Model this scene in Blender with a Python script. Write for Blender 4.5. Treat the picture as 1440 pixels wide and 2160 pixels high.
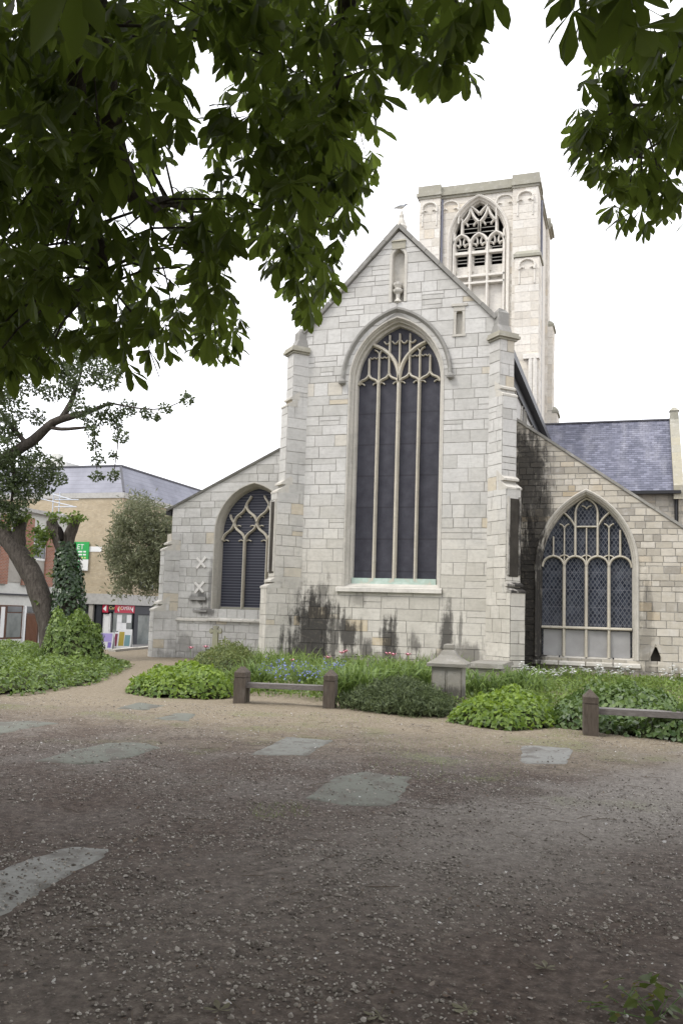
import bpy, math, random
import numpy as np
from mathutils import Vector, Matrix, noise as mnoise

for o in list(bpy.data.objects): bpy.data.objects.remove(o)
SC = bpy.context.scene
COL = SC.collection
R = math.radians

# ------------------------------------------------------------------ camera
EYE = 1.65
F_PX, PITCH, ROLL, YAW, CX, CY = 1826.0, .0986, .0308, .3174, 724.0, 1116.0
_f0 = Vector((-math.sin(YAW), math.cos(YAW), 0)); _r0 = Vector((math.cos(YAW), math.sin(YAW), 0)); _u0 = Vector((0, 0, 1))
FWD = _f0*math.cos(PITCH) + _u0*math.sin(PITCH)
_u1 = -_f0*math.sin(PITCH) + _u0*math.cos(PITCH)
RIGHT = _r0*math.cos(ROLL) + _u1*math.sin(ROLL)
UP = -_r0*math.sin(ROLL) + _u1*math.cos(ROLL)
cam_d = bpy.data.cameras.new('camera'); cam = bpy.data.objects.new('camera', cam_d); COL.objects.link(cam)
M = Matrix.Identity(4)
for i in range(3):
    M[i][0], M[i][1], M[i][2] = RIGHT[i], UP[i], -FWD[i]
M[2][3] = EYE
cam.matrix_world = M
cam_d.sensor_width = 36; cam_d.sensor_fit = 'AUTO'; cam_d.lens = F_PX/2160*36
cam_d.shift_x = (720-CX)/2160; cam_d.shift_y = (CY-1080)/2160
cam_d.clip_start = .05; cam_d.clip_end = 2000
SC.camera = cam

# ------------------------------------------------------------------ sky, sun, exposure (bright overcast)
SUN_AZ = Vector((-.62, -.60, 0)).normalized(); SUN_EL = R(50)
W = bpy.data.worlds.new('World'); SC.world = W; W.use_nodes = True
wn = W.node_tree; wn.nodes.clear()
sky = wn.nodes.new('ShaderNodeTexSky'); sky.sky_type = 'NISHITA'; sky.sun_disc = False
sky.sun_elevation = SUN_EL; sky.sun_rotation = math.atan2(SUN_AZ.x, SUN_AZ.y)
sky.air_density = 1; sky.dust_density = 3
cl = wn.nodes.new('ShaderNodeTexNoise'); cl.inputs['Scale'].default_value = 1.6; cl.inputs['Detail'].default_value = 5
cr = wn.nodes.new('ShaderNodeValToRGB'); cr.color_ramp.elements[0].position = .25; cr.color_ramp.elements[1].position = .8
cr.color_ramp.elements[0].color = (9.6, 9.7, 10.3, 1); cr.color_ramp.elements[1].color = (11.4, 11.4, 11.8, 1)
tcw = wn.nodes.new('ShaderNodeTexCoord'); wn.links.new(tcw.outputs['Generated'], cl.inputs['Vector'])
wn.links.new(cl.outputs['Fac'], cr.inputs['Fac'])
mx = wn.nodes.new('ShaderNodeMix'); mx.data_type = 'RGBA'; mx.inputs['Factor'].default_value = .94   # cloud cover
wn.links.new(sky.outputs[0], mx.inputs[6]); wn.links.new(cr.outputs[0], mx.inputs[7])
bg = wn.nodes.new('ShaderNodeBackground'); bg.inputs['Strength'].default_value = .10
wn.links.new(mx.outputs[2], bg.inputs['Color'])
wo = wn.nodes.new('ShaderNodeOutputWorld'); wn.links.new(bg.outputs[0], wo.inputs['Surface'])
sd = bpy.data.lights.new('sun', 'SUN'); sd.energy = 1.1; sd.angle = R(16); sd.color = (1, .96, .9)
so = bpy.data.objects.new('sun', sd); COL.objects.link(so)
sdir = SUN_AZ*math.cos(SUN_EL) + Vector((0, 0, math.sin(SUN_EL)))
so.rotation_euler = (-sdir).to_track_quat('-Z', 'Y').to_euler(); so.location = (-20, -20, 30)
SC.view_settings.view_transform = 'Standard'; SC.view_settings.look = 'None'
SC.view_settings.exposure = .97; SC.view_settings.gamma = 1
SC.render.engine = 'CYCLES'
SC.cycles.use_denoising = True
SC.cycles.max_bounces = 8; SC.cycles.diffuse_bounces = 4; SC.cycles.transmission_bounces = 4; SC.cycles.transparent_max_bounces = 6

# ------------------------------------------------------------------ pixel -> place helpers (photo is 1440 x 2160)
def ray(x, y):
    return FWD*F_PX + RIGHT*(x-CX) - UP*(y-CY)
def gp(x, y, z=0.):                       # on level ground of height z
    d = ray(x, y); t = (z-EYE)/d.z
    return Vector((d.x*t, d.y*t, z))
def wp(x, y, Y):                          # on a wall that faces us at depth Y
    d = ray(x, y); t = Y/d.y
    return Vector((d.x*t, Y, EYE+d.z*t))
def xp(x, y, X):                          # on a wall that runs into depth
    d = ray(x, y); t = X/d.x
    return Vector((X, d.y*t, EYE+d.z*t))
def dp(x, y, dist):                       # a point of the tree crown, dist metres away
    d = ray(x, y).normalized()
    return Vector((0, 0, EYE)) + d*dist
def project(P):                           # numpy (n,3) -> px
    D = P - np.array([0, 0, EYE]); z = D@np.array(FWD)
    return CX + F_PX*(D@np.array(RIGHT))/z, CY - F_PX*(D@np.array(UP))/z, z

# ------------------------------------------------------------------ object helpers
def tag(o, label=None, cat=None, group=None, kind=None):
    if label: o['label'] = label
    if cat: o['category'] = cat
    if group: o['group'] = group
    if kind: o['kind'] = kind
    return o
def empty(name, loc=(0, 0, 0), rz=0, label=None, cat=None, group=None):
    o = bpy.data.objects.new(name, None); COL.objects.link(o)
    o.location = loc; o.rotation_euler = (0, 0, rz); o.empty_display_size = .2
    return tag(o, label, cat, group)
def obj(name, me, mat=None, parent=None, smooth=False, kind=None):
    if mat is not None and len(me.materials) == 0: me.materials.append(mat)
    if smooth: me.polygons.foreach_set('use_smooth', np.ones(len(me.polygons), bool))
    o = bpy.data.objects.new(name, me); COL.objects.link(o)
    if parent is not None: o.parent = parent
    if kind: o['kind'] = kind
    return o
def settint(me, t):
    a = me.attributes.new('tint', 'FLOAT', 'FACE'); a.data.foreach_set('value', np.asarray(t, np.float32))

class MB:
    def __init__(s): s.v = []; s.f = []; s.t = []; s.tint = .5
    def add(s, vs, fs):
        b = len(s.v); s.v += [tuple(v) for v in vs]
        for f in fs: s.f.append([b+i for i in f]); s.t.append(s.tint)
    def box(s, lo, hi, bev=0):
        x0, y0, z0 = lo; x1, y1, z1 = hi
        s.add([(x0,y0,z0),(x1,y0,z0),(x1,y1,z0),(x0,y1,z0),(x0,y0,z1),(x1,y0,z1),(x1,y1,z1),(x0,y1,z1)],
              [(0,3,2,1),(4,5,6,7),(0,1,5,4),(1,2,6,5),(2,3,7,6),(3,0,4,7)])
    def obox(s, c, ux, uy, uz):           # oriented box, half axes
        c, ux, uy, uz = map(Vector, (c, ux, uy, uz))
        s.add([c-ux-uy-uz, c+ux-uy-uz, c+ux+uy-uz, c-ux+uy-uz, c-ux-uy+uz, c+ux-uy+uz, c+ux+uy+uz, c-ux+uy+uz],
              [(0,3,2,1),(4,5,6,7),(0,1,5,4),(1,2,6,5),(2,3,7,6),(3,0,4,7)])
    def hexa(s, v8):                      # 8 corners, bottom 4 then top 4
        s.add(v8, [(0,3,2,1),(4,5,6,7),(0,1,5,4),(1,2,6,5),(2,3,7,6),(3,0,4,7)])
    def bar(s, a, b, w, d, up=(0, 0, 1)): # box beam from a to b
        a, b = Vector(a), Vector(b); ax = (b-a); l = ax.length; ax /= l
        up = Vector(up)
        if abs(ax.dot(up)) > .98: up = Vector((1, 0, 0))
        sd_ = ax.cross(up).normalized(); u2 = sd_.cross(ax)
        s.obox((a+b)/2, ax*l/2, sd_*w/2, u2*d/2)
    def prism(s, poly, ext):              # polygon (3d points, ccw from outside) extruded by vector ext
        n = len(poly); p = [Vector(q) for q in poly]; e = Vector(ext)
        s.add(p+[q+e for q in p], [list(range(n)), list(range(2*n-1, n-1, -1))] + [(i, i+n, (i+1) % n+n, (i+1) % n) for i in range(n)])
    def tube(s, pts, rad, seg=8, wob=0, rng=None, cap=True):
        pts = [Vector(p) for p in pts]; n = len(pts)
        prev = None; rings = []
        for i, p in enumerate(pts):
            t = (pts[min(i+1, n-1)]-pts[max(i-1, 0)]).normalized()
            if prev is None:
                a = t.cross(Vector((0, 0, 1)))
                if a.length < .1: a = t.cross(Vector((1, 0, 0)))
                a.normalize()
            else:
                a = (prev - t*prev.dot(t)).normalized()
            prev = a; b = t.cross(a); r = rad[i] if hasattr(rad, '__len__') else rad
            ring = []
            for k in range(seg):
                an = 2*math.pi*k/seg; rr = r
                if wob:
                    q = p + (a*math.cos(an)+b*math.sin(an))*r
                    rr = r*(1+wob*mnoise.noise(q*(1.1/max(r, .05)))+wob*.6*mnoise.noise(q*(3/max(r, .05))))
                ring.append(p+(a*math.cos(an)+b*math.sin(an))*rr)
            rings.append(ring)
        vs = [q for r_ in rings for q in r_]
        fs = [(i*seg+k, i*seg+(k+1) % seg, (i+1)*seg+(k+1) % seg, (i+1)*seg+k) for i in range(n-1) for k in range(seg)]
        if cap: fs += [list(range(seg-1, -1, -1)), list(range((n-1)*seg, n*seg))]
        s.add(vs, fs)
    def lathe(s, c, prof, seg=12, a0=0):  # prof [(r,z)]
        c = Vector(c); vs = []; n = len(prof)
        for r, z in prof:
            for k in range(seg):
                an = a0+2*math.pi*k/seg; vs.append(c+Vector((r*math.cos(an), r*math.sin(an), z)))
        fs = [(i*seg+k, i*seg+(k+1) % seg, (i+1)*seg+(k+1) % seg, (i+1)*seg+k) for i in range(n-1) for k in range(seg)]
        fs += [list(range(seg-1, -1, -1)), list(range((n-1)*seg, n*seg))]
        s.add(vs, fs)
    def loft(s, paths, closed=False):
        n = len(paths[0]); vs = [p for q in paths for p in q]
        fs = []
        for j in range(len(paths)-1):
            for i in range(n if closed else n-1):
                k = (i+1) % n
                fs.append((j*n+i, j*n+k, (j+1)*n+k, (j+1)*n+i))
        s.add(vs, fs)
    def mesh(s, name='mesh'):
        me = bpy.data.meshes.new(name); me.from_pydata(s.v, [], s.f); settint(me, s.t); me.update(); return me
    def build(s, name, mat=None, parent=None, smooth=False, kind=None):
        return obj(name, s.mesh(name), mat, parent, smooth, kind)

def inst(name, bv, bf, Rm, T, mat, parent=None, tint=None, kind=None, smooth=False):
    """many copies of a small shape joined in one mesh: bv (n,3), bf (m,k), Rm (c,3,3), T (c,3)"""
    bv = np.asarray(bv, np.float64); bf = np.asarray(bf); c = len(T); n = len(bv); m, k = bf.shape
    V = (np.einsum('cij,nj->cni', Rm, bv) + T[:, None, :]).reshape(-1, 3)
    Fx = (bf[None] + (np.arange(c)*n)[:, None, None]).reshape(-1)
    me = bpy.data.meshes.new(name)
    me.vertices.add(len(V)); me.vertices.foreach_set('co', V.astype(np.float32).ravel())
    me.loops.add(len(Fx)); me.loops.foreach_set('vertex_index', Fx.astype(np.int32))
    me.polygons.add(c*m); me.polygons.foreach_set('loop_start', np.arange(c*m, dtype=np.int32)*k)
    try: me.polygons.foreach_set('loop_total', np.full(c*m, k, np.int32))
    except Exception: pass
    t = np.random.RandomState(5).rand(c) if tint is None else np.asarray(tint)
    settint(me, np.repeat(t, m)); me.update(calc_edges=True)
    return obj(name, me, mat, parent, smooth, kind)
def rotmats(nrm, spin, size):
    """frames whose z is nrm (c,3), spun about it, scaled by size (c,)"""
    nrm = nrm/np.linalg.norm(nrm, axis=1, keepdims=True)
    h = np.where(np.abs(nrm[:, 2:3]) < .95, np.array([[0, 0, 1.]]), np.array([[1., 0, 0]]))
    a = np.cross(h, nrm); a /= np.linalg.norm(a, axis=1, keepdims=True); b = np.cross(nrm, a)
    c_, s_ = np.cos(spin)[:, None], np.sin(spin)[:, None]
    x = a*c_+b*s_; y = -a*s_+b*c_
    return np.stack([x, y, nrm], axis=2)*np.asarray(size)[:, None, None]
def inpoly(x, y, poly):
    ins = np.zeros(len(x), bool); n = len(poly)
    for i in range(n):
        x0, y0 = poly[i][0], poly[i][1]; x1, y1 = poly[(i+1) % n][0], poly[(i+1) % n][1]
        if y0 == y1: continue
        c = ((y0 > y) != (y1 > y)) & (x < (x1-x0)*(y-y0)/(y1-y0)+x0)
        ins ^= c
    return ins
def edgedist(x, y, poly):
    d = np.full(len(x), 1e9); n = len(poly)
    for i in range(n):
        a = np.array(poly[i][:2]); b = np.array(poly[(i+1) % n][:2]); ab = b-a; L = ab@ab
        t = np.clip(((x-a[0])*ab[0]+(y-a[1])*ab[1])/L, 0, 1)
        d = np.minimum(d, np.hypot(x-a[0]-t*ab[0], y-a[1]-t*ab[1]))
    return d

# ------------------------------------------------------------------ materials
class NT:
    def __init__(s, name):
        s.m = bpy.data.materials.new(name); s.m.use_nodes = True; s.t = s.m.node_tree; s.t.nodes.clear()
        s.out = s.t.nodes.new('ShaderNodeOutputMaterial')
    def n(s, ty, **kw):
        nd = s.t.nodes.new('ShaderNode'+ty)
        for k, v in kw.items(): setattr(nd, k, v)
        return nd
    def l(s, a, b): s.t.links.new(a, b)
    def set(s, sock, v):
        if hasattr(v, 'is_output'): s.l(v, sock)
        else: sock.default_value = v
    def math(s, op, a, b=None, c=None, clamp=False):
        m = s.n('Math', operation=op); m.use_clamp = clamp; s.set(m.inputs[0], a)
        if b is not None: s.set(m.inputs[1], b)
        if c is not None: s.set(m.inputs[2], c)
        return m.outputs[0]
    def noise(s, vec, scale, detail=4, rough=.55, dist=0):
        t = s.n('TexNoise'); t.inputs['Scale'].default_value = scale; t.inputs['Detail'].default_value = detail
        t.inputs['Roughness'].default_value = rough; t.inputs['Distortion'].default_value = dist
        if vec is not None: s.l(vec, t.inputs['Vector'])
        return t.outputs['Fac']
    def mix(s, f, a, b, mode='MIX'):
        m = s.n('Mix', data_type='RGBA', blend_type=mode); s.set(m.inputs['Factor'], f)
        s.set(m.inputs[6], a if hasattr(a, 'is_output') or len(a) == 4 else (*a, 1)); s.set(m.inputs[7], b if hasattr(b, 'is_output') or len(b) == 4 else (*b, 1))
        return m.outputs[2]
    def ramp(s, f, stops, interp='LINEAR'):
        r = s.n('ValToRGB'); e = r.color_ramp; e.interpolation = interp
        while len(e.elements) < len(stops): e.elements.new(.5)
        for i, (p, c) in enumerate(stops):
            e.elements[i].position = p; e.elements[i].color = (*c, 1) if len(c) == 3 else c
        s.l(f, r.inputs[0]); return r.outputs[0]
    def step(s, v, a, b):                 # smoothstep a->b
        m = s.n('MapRange', interpolation_type='SMOOTHSTEP'); s.set(m.inputs[0], v)
        m.inputs[1].default_value = a; m.inputs[2].default_value = b; return m.outputs[0]
    def pos(s): return s.n('NewGeometry').outputs['Position']
    def xyz(s, v):
        q = s.n('SeparateXYZ'); s.l(v, q.inputs[0]); return q.outputs
    def scale(s, v, sc):
        q = s.n('Mapping'); q.inputs['Scale'].default_value = sc; s.l(v, q.inputs[0]); return q.outputs[0]
    def tint(s):
        return s.n('Attribute', attribute_name='tint').outputs['Fac']
    def bump(s, h, strength, dist=.02):
        b = s.n('Bump'); b.inputs['Strength'].default_value = strength; b.inputs['Distance'].default_value = dist
        s.l(h, b.inputs['Height']); return b.outputs[0]
    def princ(s, col, rough=.9, spec=.25, normal=None, metal=0):
        p = s.n('BsdfPrincipled'); s.set(p.inputs['Base Color'], col if hasattr(col, 'is_output') or len(col) == 4 else (*col, 1))
        s.set(p.inputs['Roughness'], rough); p.inputs['Specular IOR Level'].default_value = spec; p.inputs['Metallic'].default_value = metal
        if normal is not None: s.l(normal, p.inputs['Normal'])
        s.l(p.outputs[0], s.out.inputs[0]); return p

def stone_mat(name, cols, stains=(), grime=.35, bumpk=.5, streak=.5, warm_low=0):
    """weathered limestone; stains = [(X, Z, rx, rz, strength)] lichen and soot patches with their own shape on the wall"""
    g = NT(name); P = g.pos()
    n1 = g.noise(P, 1.1, 5, .6); n2 = g.noise(P, 9, 5, .65); n3 = g.noise(P, 45, 3, .6)
    st = g.noise(g.scale(P, (5, 5, .45)), 1.3, 5, .6)
    t = g.tint()
    c = g.ramp(t, cols)
    cb = g.n('CombineXYZ'); g.l(g.math('MULTIPLY', t, 37.), cb.inputs[0]); g.l(g.math('MULTIPLY', t, 91.), cb.inputs[2])
    va = g.n('VectorMath', operation='ADD'); g.l(P, va.inputs[0]); g.l(cb.outputs[0], va.inputs[1]); PS = va.outputs[0]     # every block has its own grain
    bed = g.noise(g.scale(PS, (1.2, 1.2, 9)), 2.2, 5, .65); blot = g.noise(PS, 3.2, 4, .6)
    c = g.mix(g.math('MULTIPLY', g.step(bed, .45, .75), .5), c, g.mix(.55, c, (.31, .30, .28)))
    c = g.mix(g.math('MULTIPLY', g.step(blot, .5, .75), .35), c, (.62, .605, .57))
    c = g.mix(g.math('MULTIPLY', g.step(n2, .4, .75), .5), c, g.mix(.5, c, (.27, .26, .235)), 'MIX')
    c = g.mix(g.math('MULTIPLY', g.step(n1, .45, .75), grime), c, (.25, .24, .215))
    c = g.mix(g.math('MULTIPLY', g.step(st, .56, .78), streak), c, (.2, .195, .18))
    c = g.mix(g.math('MULTIPLY', g.step(n3, .55, .8), .25), c, (.62, .6, .55))
    if warm_low:                          # creamier replacement stone in the lower courses
        zz = g.math('ADD', g.xyz(P)[2], g.math('MULTIPLY', g.math('SUBTRACT', n1, .5), 5.))
        c = g.mix(g.math('MULTIPLY', g.step(zz, 6.5, 2.5), warm_low), c, g.mix(1, c, (1.0, .93, .78), 'MULTIPLY'))
    if stains:
        X, Y, Z = g.xyz(P); acc = None
        nz = g.math('ADD', g.math('MULTIPLY', g.noise(g.scale(P, (4.5, 4.5, .55)), 1.6, 7, .72), .62), g.math('MULTIPLY', g.noise(P, 3.5, 6, .7), .38))
        for sx, sz, rx, rz, k in stains:
            dx = g.math('MULTIPLY', g.math('SUBTRACT', X, sx), 1/rx); dz = g.math('MULTIPLY', g.math('SUBTRACT', Z, sz), 1/rz)
            d = g.math('SQRT', g.math('ADD', g.math('MULTIPLY', dx, dx), g.math('MULTIPLY', dz, dz)))
            d = g.math('ADD', d, g.math('MULTIPLY', g.math('SUBTRACT', nz, .5), 3.6))
            m = g.math('MULTIPLY', g.step(d, 1.2, .5), k)
            acc = m if acc is None else g.math('MAXIMUM', acc, m)
        c = g.mix(acc, c, g.mix(g.step(n2, .5, .75), (.028, .026, .024), (.085, .075, .06)))
    h = g.math('ADD', g.math('MULTIPLY', n2, .6), g.math('MULTIPLY', n3, .4))
    g.princ(c, .92, .2, g.bump(h, bumpk, .02))
    return g.m
def plain(name, col, rough=.6, spec=.3, var=.15, scale=6, metal=0, bump=.15):
    g = NT(name); P = g.pos(); n = g.noise(P, scale, 5, .6)
    c = g.mix(g.math('MULTIPLY', g.step(n, .35, .75), var*2), col, tuple(x*.55 for x in col))
    g.princ(c, rough, spec, g.bump(n, bump, .01), metal); return g.m
def leaf_mat(name, dark, light, trans=.35, gloss=.35, spec=.35, tcol=None):
    g = NT(name); P = g.pos(); n = g.noise(P, 2.2, 3); t = g.tint()
    f = g.math('ADD', g.math('MULTIPLY', t, .75), g.math('MULTIPLY', g.math('SUBTRACT', n, .5), .6), clamp=True)
    c = g.ramp(f, [(0, dark), (.55, tuple((a+b)/2 for a, b in zip(dark, light))), (1, light)])
    p = g.princ(c, gloss, spec)
    tr = g.n('BsdfTranslucent'); tc = g.mix(.5, c, tcol or tuple(min(1, x*1.6) for x in light)); g.l(tc, tr.inputs[0])
    ms = g.n('MixShader'); ms.inputs[0].default_value = trans
    g.l(p.outputs[0], ms.inputs[1]); g.l(tr.outputs[0], ms.inputs[2]); g.l(ms.outputs[0], g.out.inputs[0])
    return g.m

# ================================================================== GROUND
def sstep(a, b, x): 
    t = np.clip((x-a)/(b-a), 0, 1); return t*t*(3-2*t)
def hgt(x, y):
    x = np.asarray(x, float); y = np.asarray(y, float)
    edge = np.where(y > 29, -19.5, np.where(y < 24, -27., -27+(y-24)/5*7.5))
    drop = -.8*sstep(0, .7, edge-x)
    return drop + .012*np.sin(x*1.7+1.3*np.sin(y*.9))*np.sin(y*1.3+.5) + .006*np.sin(x*5.1+y*3.3)

def axis(lo, hi, f0, f1, fs, cs):
    a = list(np.arange(f0, f1, fs)); v = f1; st = fs
    while v < hi: a.append(v); st = min(st*1.25, cs); v += st
    a.append(hi); v = f0-fs; st = fs; b = []
    while v > lo: b.append(v); st = min(st*1.25, cs); v -= st
    b.append(lo); return np.array(b[::-1]+a)
gx = axis(-420, 420, -24, 5, .16, 60); gy = axis(-150, 700, 2.4, 17, .14, 60)
GX, GY = np.meshgrid(gx, gy); GZ = hgt(GX, GY)
fine = (GX > -24) & (GX < 5) & (GY > 2.4) & (GY < 17)
rs = np.random.RandomState(3)
GZ = GZ + np.where(fine, rs.randn(*GX.shape)*.0035, 0)
gv = np.stack([GX.ravel(), GY.ravel(), GZ.ravel()], 1); nx = len(gx)
ii, jj = np.meshgrid(np.arange(nx-1), np.arange(len(gy)-1)); b0 = (jj*nx+ii).ravel()
gf = np.stack([b0, b0+1, b0+1+nx, b0+nx], 1)
gme = bpy.data.meshes.new('ground'); gme.from_pydata(gv.tolist(), [], gf.tolist())
g = NT('ground_mat'); P = g.pos(); X, Y, Z = g.xyz(P)
nA = g.noise(P, .35, 5, .6); nB = g.noise(P, 1.4, 6, .65); nC = g.noise(P, 14, 5, .7); nD = g.noise(P, 70, 4, .7); nE = g.noise(P, .8, 4, .6, .6)
vor = g.n('TexVoronoi'); vor.inputs['Scale'].default_value = 42; g.l(P, vor.inputs['Vector'])
vor2 = g.n('TexVoronoi'); vor2.inputs['Scale'].default_value = 85; g.l(P, vor2.inputs['Vector'])
sand = g.ramp(nC, [(.3, (.145, .118, .08)), (.52, (.215, .178, .125)), (.72, (.285, .245, .185))])
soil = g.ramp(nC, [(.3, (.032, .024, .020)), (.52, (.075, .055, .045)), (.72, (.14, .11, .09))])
grey = g.ramp(nC, [(.3, (.066, .056, .049)), (.52, (.122, .105, .093)), (.72, (.185, .164, .147))])
# how far towards the beaten gravel of the path (far) / leaf mould under the tree (near)
yn = g.math('ADD', Y, g.math('MULTIPLY', g.math('SUBTRACT', nA, .5), 7.0))
yn = g.math('ADD', yn, g.math('MULTIPLY', g.math('SUBTRACT', nB, .5), 3.0))
c = g.mix(g.step(yn, 8.6, 13.2), g.mix(g.step(nE, .32, .66), soil, grey), sand)
ta, tb_ = gp(1440, 1670), gp(250, 2010); tn = Vector((-(tb_-ta).y, (tb_-ta).x, 0)).normalized(); tc0 = tn.dot(ta)
td = g.math('ABSOLUTE', g.math('SUBTRACT', g.math('ADD', g.math('MULTIPLY', X, tn.x), g.math('MULTIPLY', Y, tn.y)), tc0))
td = g.math('ADD', td, g.math('MULTIPLY', g.math('SUBTRACT', nB, .5), 1.6))
litter = g.math('MULTIPLY', g.step(nB, .46, .6), g.math('MULTIPLY', g.step(Y, 5.0, 7.0), g.step(Y, 13.0, 10.0)))
c = g.mix(g.math('MULTIPLY', litter, .8), c, soil)
trod = g.ramp(nC, [(.3, (.135, .121, .107)), (.52, (.215, .196, .174)), (.72, (.29, .268, .242))])      # trodden track across the yard
c = g.mix(g.math('MULTIPLY', g.step(td, 1.5, .2), .85), c, trod)
moss = g.math('MULTIPLY', g.step(g.noise(P, .55, 5, .6), .52, .64), g.math('MULTIPLY', g.step(Y, 7, 9.5), g.step(Y, 15.5, 13)))
moss = g.math('MULTIPLY', moss, g.step(nC, .35, .6))
c = g.mix(g.math('MULTIPLY', moss, .6), c, (.13, .15, .055))
vc = g.math('MULTIPLY', vor.outputs['Color'], 1.0)
peb = g.math('MULTIPLY', g.step(vor.outputs['Distance'], .34, .2), g.step(g.noise(P, 5, 3), .44, .62))
c = g.mix(g.math('MULTIPLY', peb, .42), c, g.ramp(vc, [(0, (.16, .14, .12)), (.6, (.33, .3, .265)), (1, (.5, .47, .43))]))
c = g.mix(g.math('MULTIPLY', g.step(nD, .50, .62), .7), c, g.mix(.45, c, (.012, .010, .008)))
nF = g.noise(P, 38, 4, .8)
c = g.mix(g.math('MULTIPLY', g.step(nF, .545, .615), .75), c, g.mix(.45, c, (.46, .42, .37)))
c = g.mix(g.math('MULTIPLY', g.step(Y, 8.5, 4.0), .7), c, soil)                     # leaf mould towards the camera, canopy shade also put into the colour
street = g.step(X, -20.3, -20.8)
c = g.mix(g.math('MULTIPLY', street, g.step(Y, 27, 29)), c, (.16, .155, .15))
hh = g.math('ADD', g.math('MULTIPLY', nC, .5), g.math('MULTIPLY', peb, .5)); hh = g.math('ADD', hh, g.math('MULTIPLY', nD, .35))
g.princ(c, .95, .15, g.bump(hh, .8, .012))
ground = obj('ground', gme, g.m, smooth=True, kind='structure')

# ================================================================== CHURCH
STONE = [(0, (.40, .39, .36)), (.25, (.48, .47, .44)), (.55, (.53, .52, .495)), (.80, (.57, .56, .53)), (.9, (.52, .465, .365)), (1, (.47, .40, .29))]
WARM = [(0, (.29, .265, .225)), (.3, (.41, .375, .31)), (.6, (.48, .44, .365)), (.85, (.53, .49, .42)), (1, (.42, .345, .235))]
PALE = [(0, (.58, .54, .47)), (.4, (.66, .62, .55)), (.8, (.71, .68, .62)), (1, (.64, .57, .46))]
CH_ST = [(-8.62, 1.1, .07, 1.0, .8), (-8.42, 1.2, .06, .7, .8), (-7.85, .9, .07, .7, .7), (-7.65, .6, .25, .35, .75), (-6.78, 1.0, .06, .9, .8), (-6.15, .75, .2, .3, .7), (-5.05, 1.3, .08, 1.0, .7), (-4.75, 1.2, .06, .8, .6), (-8.0, 2.15, .3, .25, .35), (-9.2, 2.2, .25, .5, .6), (-6.95, -.1, 3.6, .75, .6), (-9.4, 1.15, .78, 1.5, .95), (-9.6, .6, .8, .8, .9), (-8.75, .9, .16, 1.1, .8), (-8.3, 1.05, .42, .6, .9), (-6.95, .9, .28, .85, .9), (-6.2, .9, .1, .4, .6), (-5.15, 1.15, .22, 1.1, .85), (-4.45, .5, .5, .5, .6), (-9.3, .2, .7, .35, .8), (-5.3, .4, .4, .3, .6), (-8.2, .25, .5, .3, .7)]
RA_ST = [(0, -.1, 4, .55, .5), (-2.85, 2.4, .72, 4.0, .98), (-2.95, 5.9, .75, 2.0, .9), (-2.8, .8, .55, 2.0, .98), (-2.55, 4.6, .5, 1.3, .85), (.55, 1.6, .22, 1.3, .45), (-2.2, .2, .8, .3, .6)]
LA_ST = [(-13, -.1, 3.0, .6, .45), (-13.95, 2.05, .42, .22, .75), (-13.75, 1.62, .4, .16, .7), (-13.6, 2.4, .12, 1.0, .5), (-14.6, .4, .5, .35, .35)]
M_ST = stone_mat('ashlar', STONE, CH_ST, .3, .5, .4, .4)
M_RA = stone_mat('coursed_rubble_right', WARM, RA_ST, .3, .6, .35)
M_LA = stone_mat('coursed_rubble_left', STONE, LA_ST, .4, .6, .4)
M_TW = stone_mat('tower_limestone', PALE, (), .18, .4, .25)
M_MORT = stone_mat('mortar', [(0, (.27, .26, .24)), (1, (.36, .345, .315))], CH_ST+RA_ST, .4, .3, .4)
M_DRESS = stone_mat('dressed_limestone', [(0, (.42, .395, .34)), (.5, (.50, .475, .42)), (1, (.56, .535, .48))], ((-2.75, 2.0, .6, 3.6, .97),), .4, .3, .6)
M_TRAC = stone_mat('tracery_limestone', [(0, (.50, .46, .37)), (1, (.55, .51, .42))], (), .25, .2, .55)
M_COP = stone_mat('coping_stone', [(0, (.22, .215, .2)), (1, (.33, .32, .295))], (), .6, .4, .4)
M_LICH = stone_mat('lichened_stone', [(0, (.27, .265, .21)), (.5, (.34, .325, .265)), (1, (.38, .35, .26))], (), .5, .5, .5)
M_LEAD = plain('grey_lead', (.10, .10, .11), .5, .4)
M_DARKST = plain('dark_stone', (.06, .054, .046), .95, .1, .4, 3)  # near-black stone for the backs of the niches
M_IRON = plain('black_iron', (.018, .018, .02), .5, .4)

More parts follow.
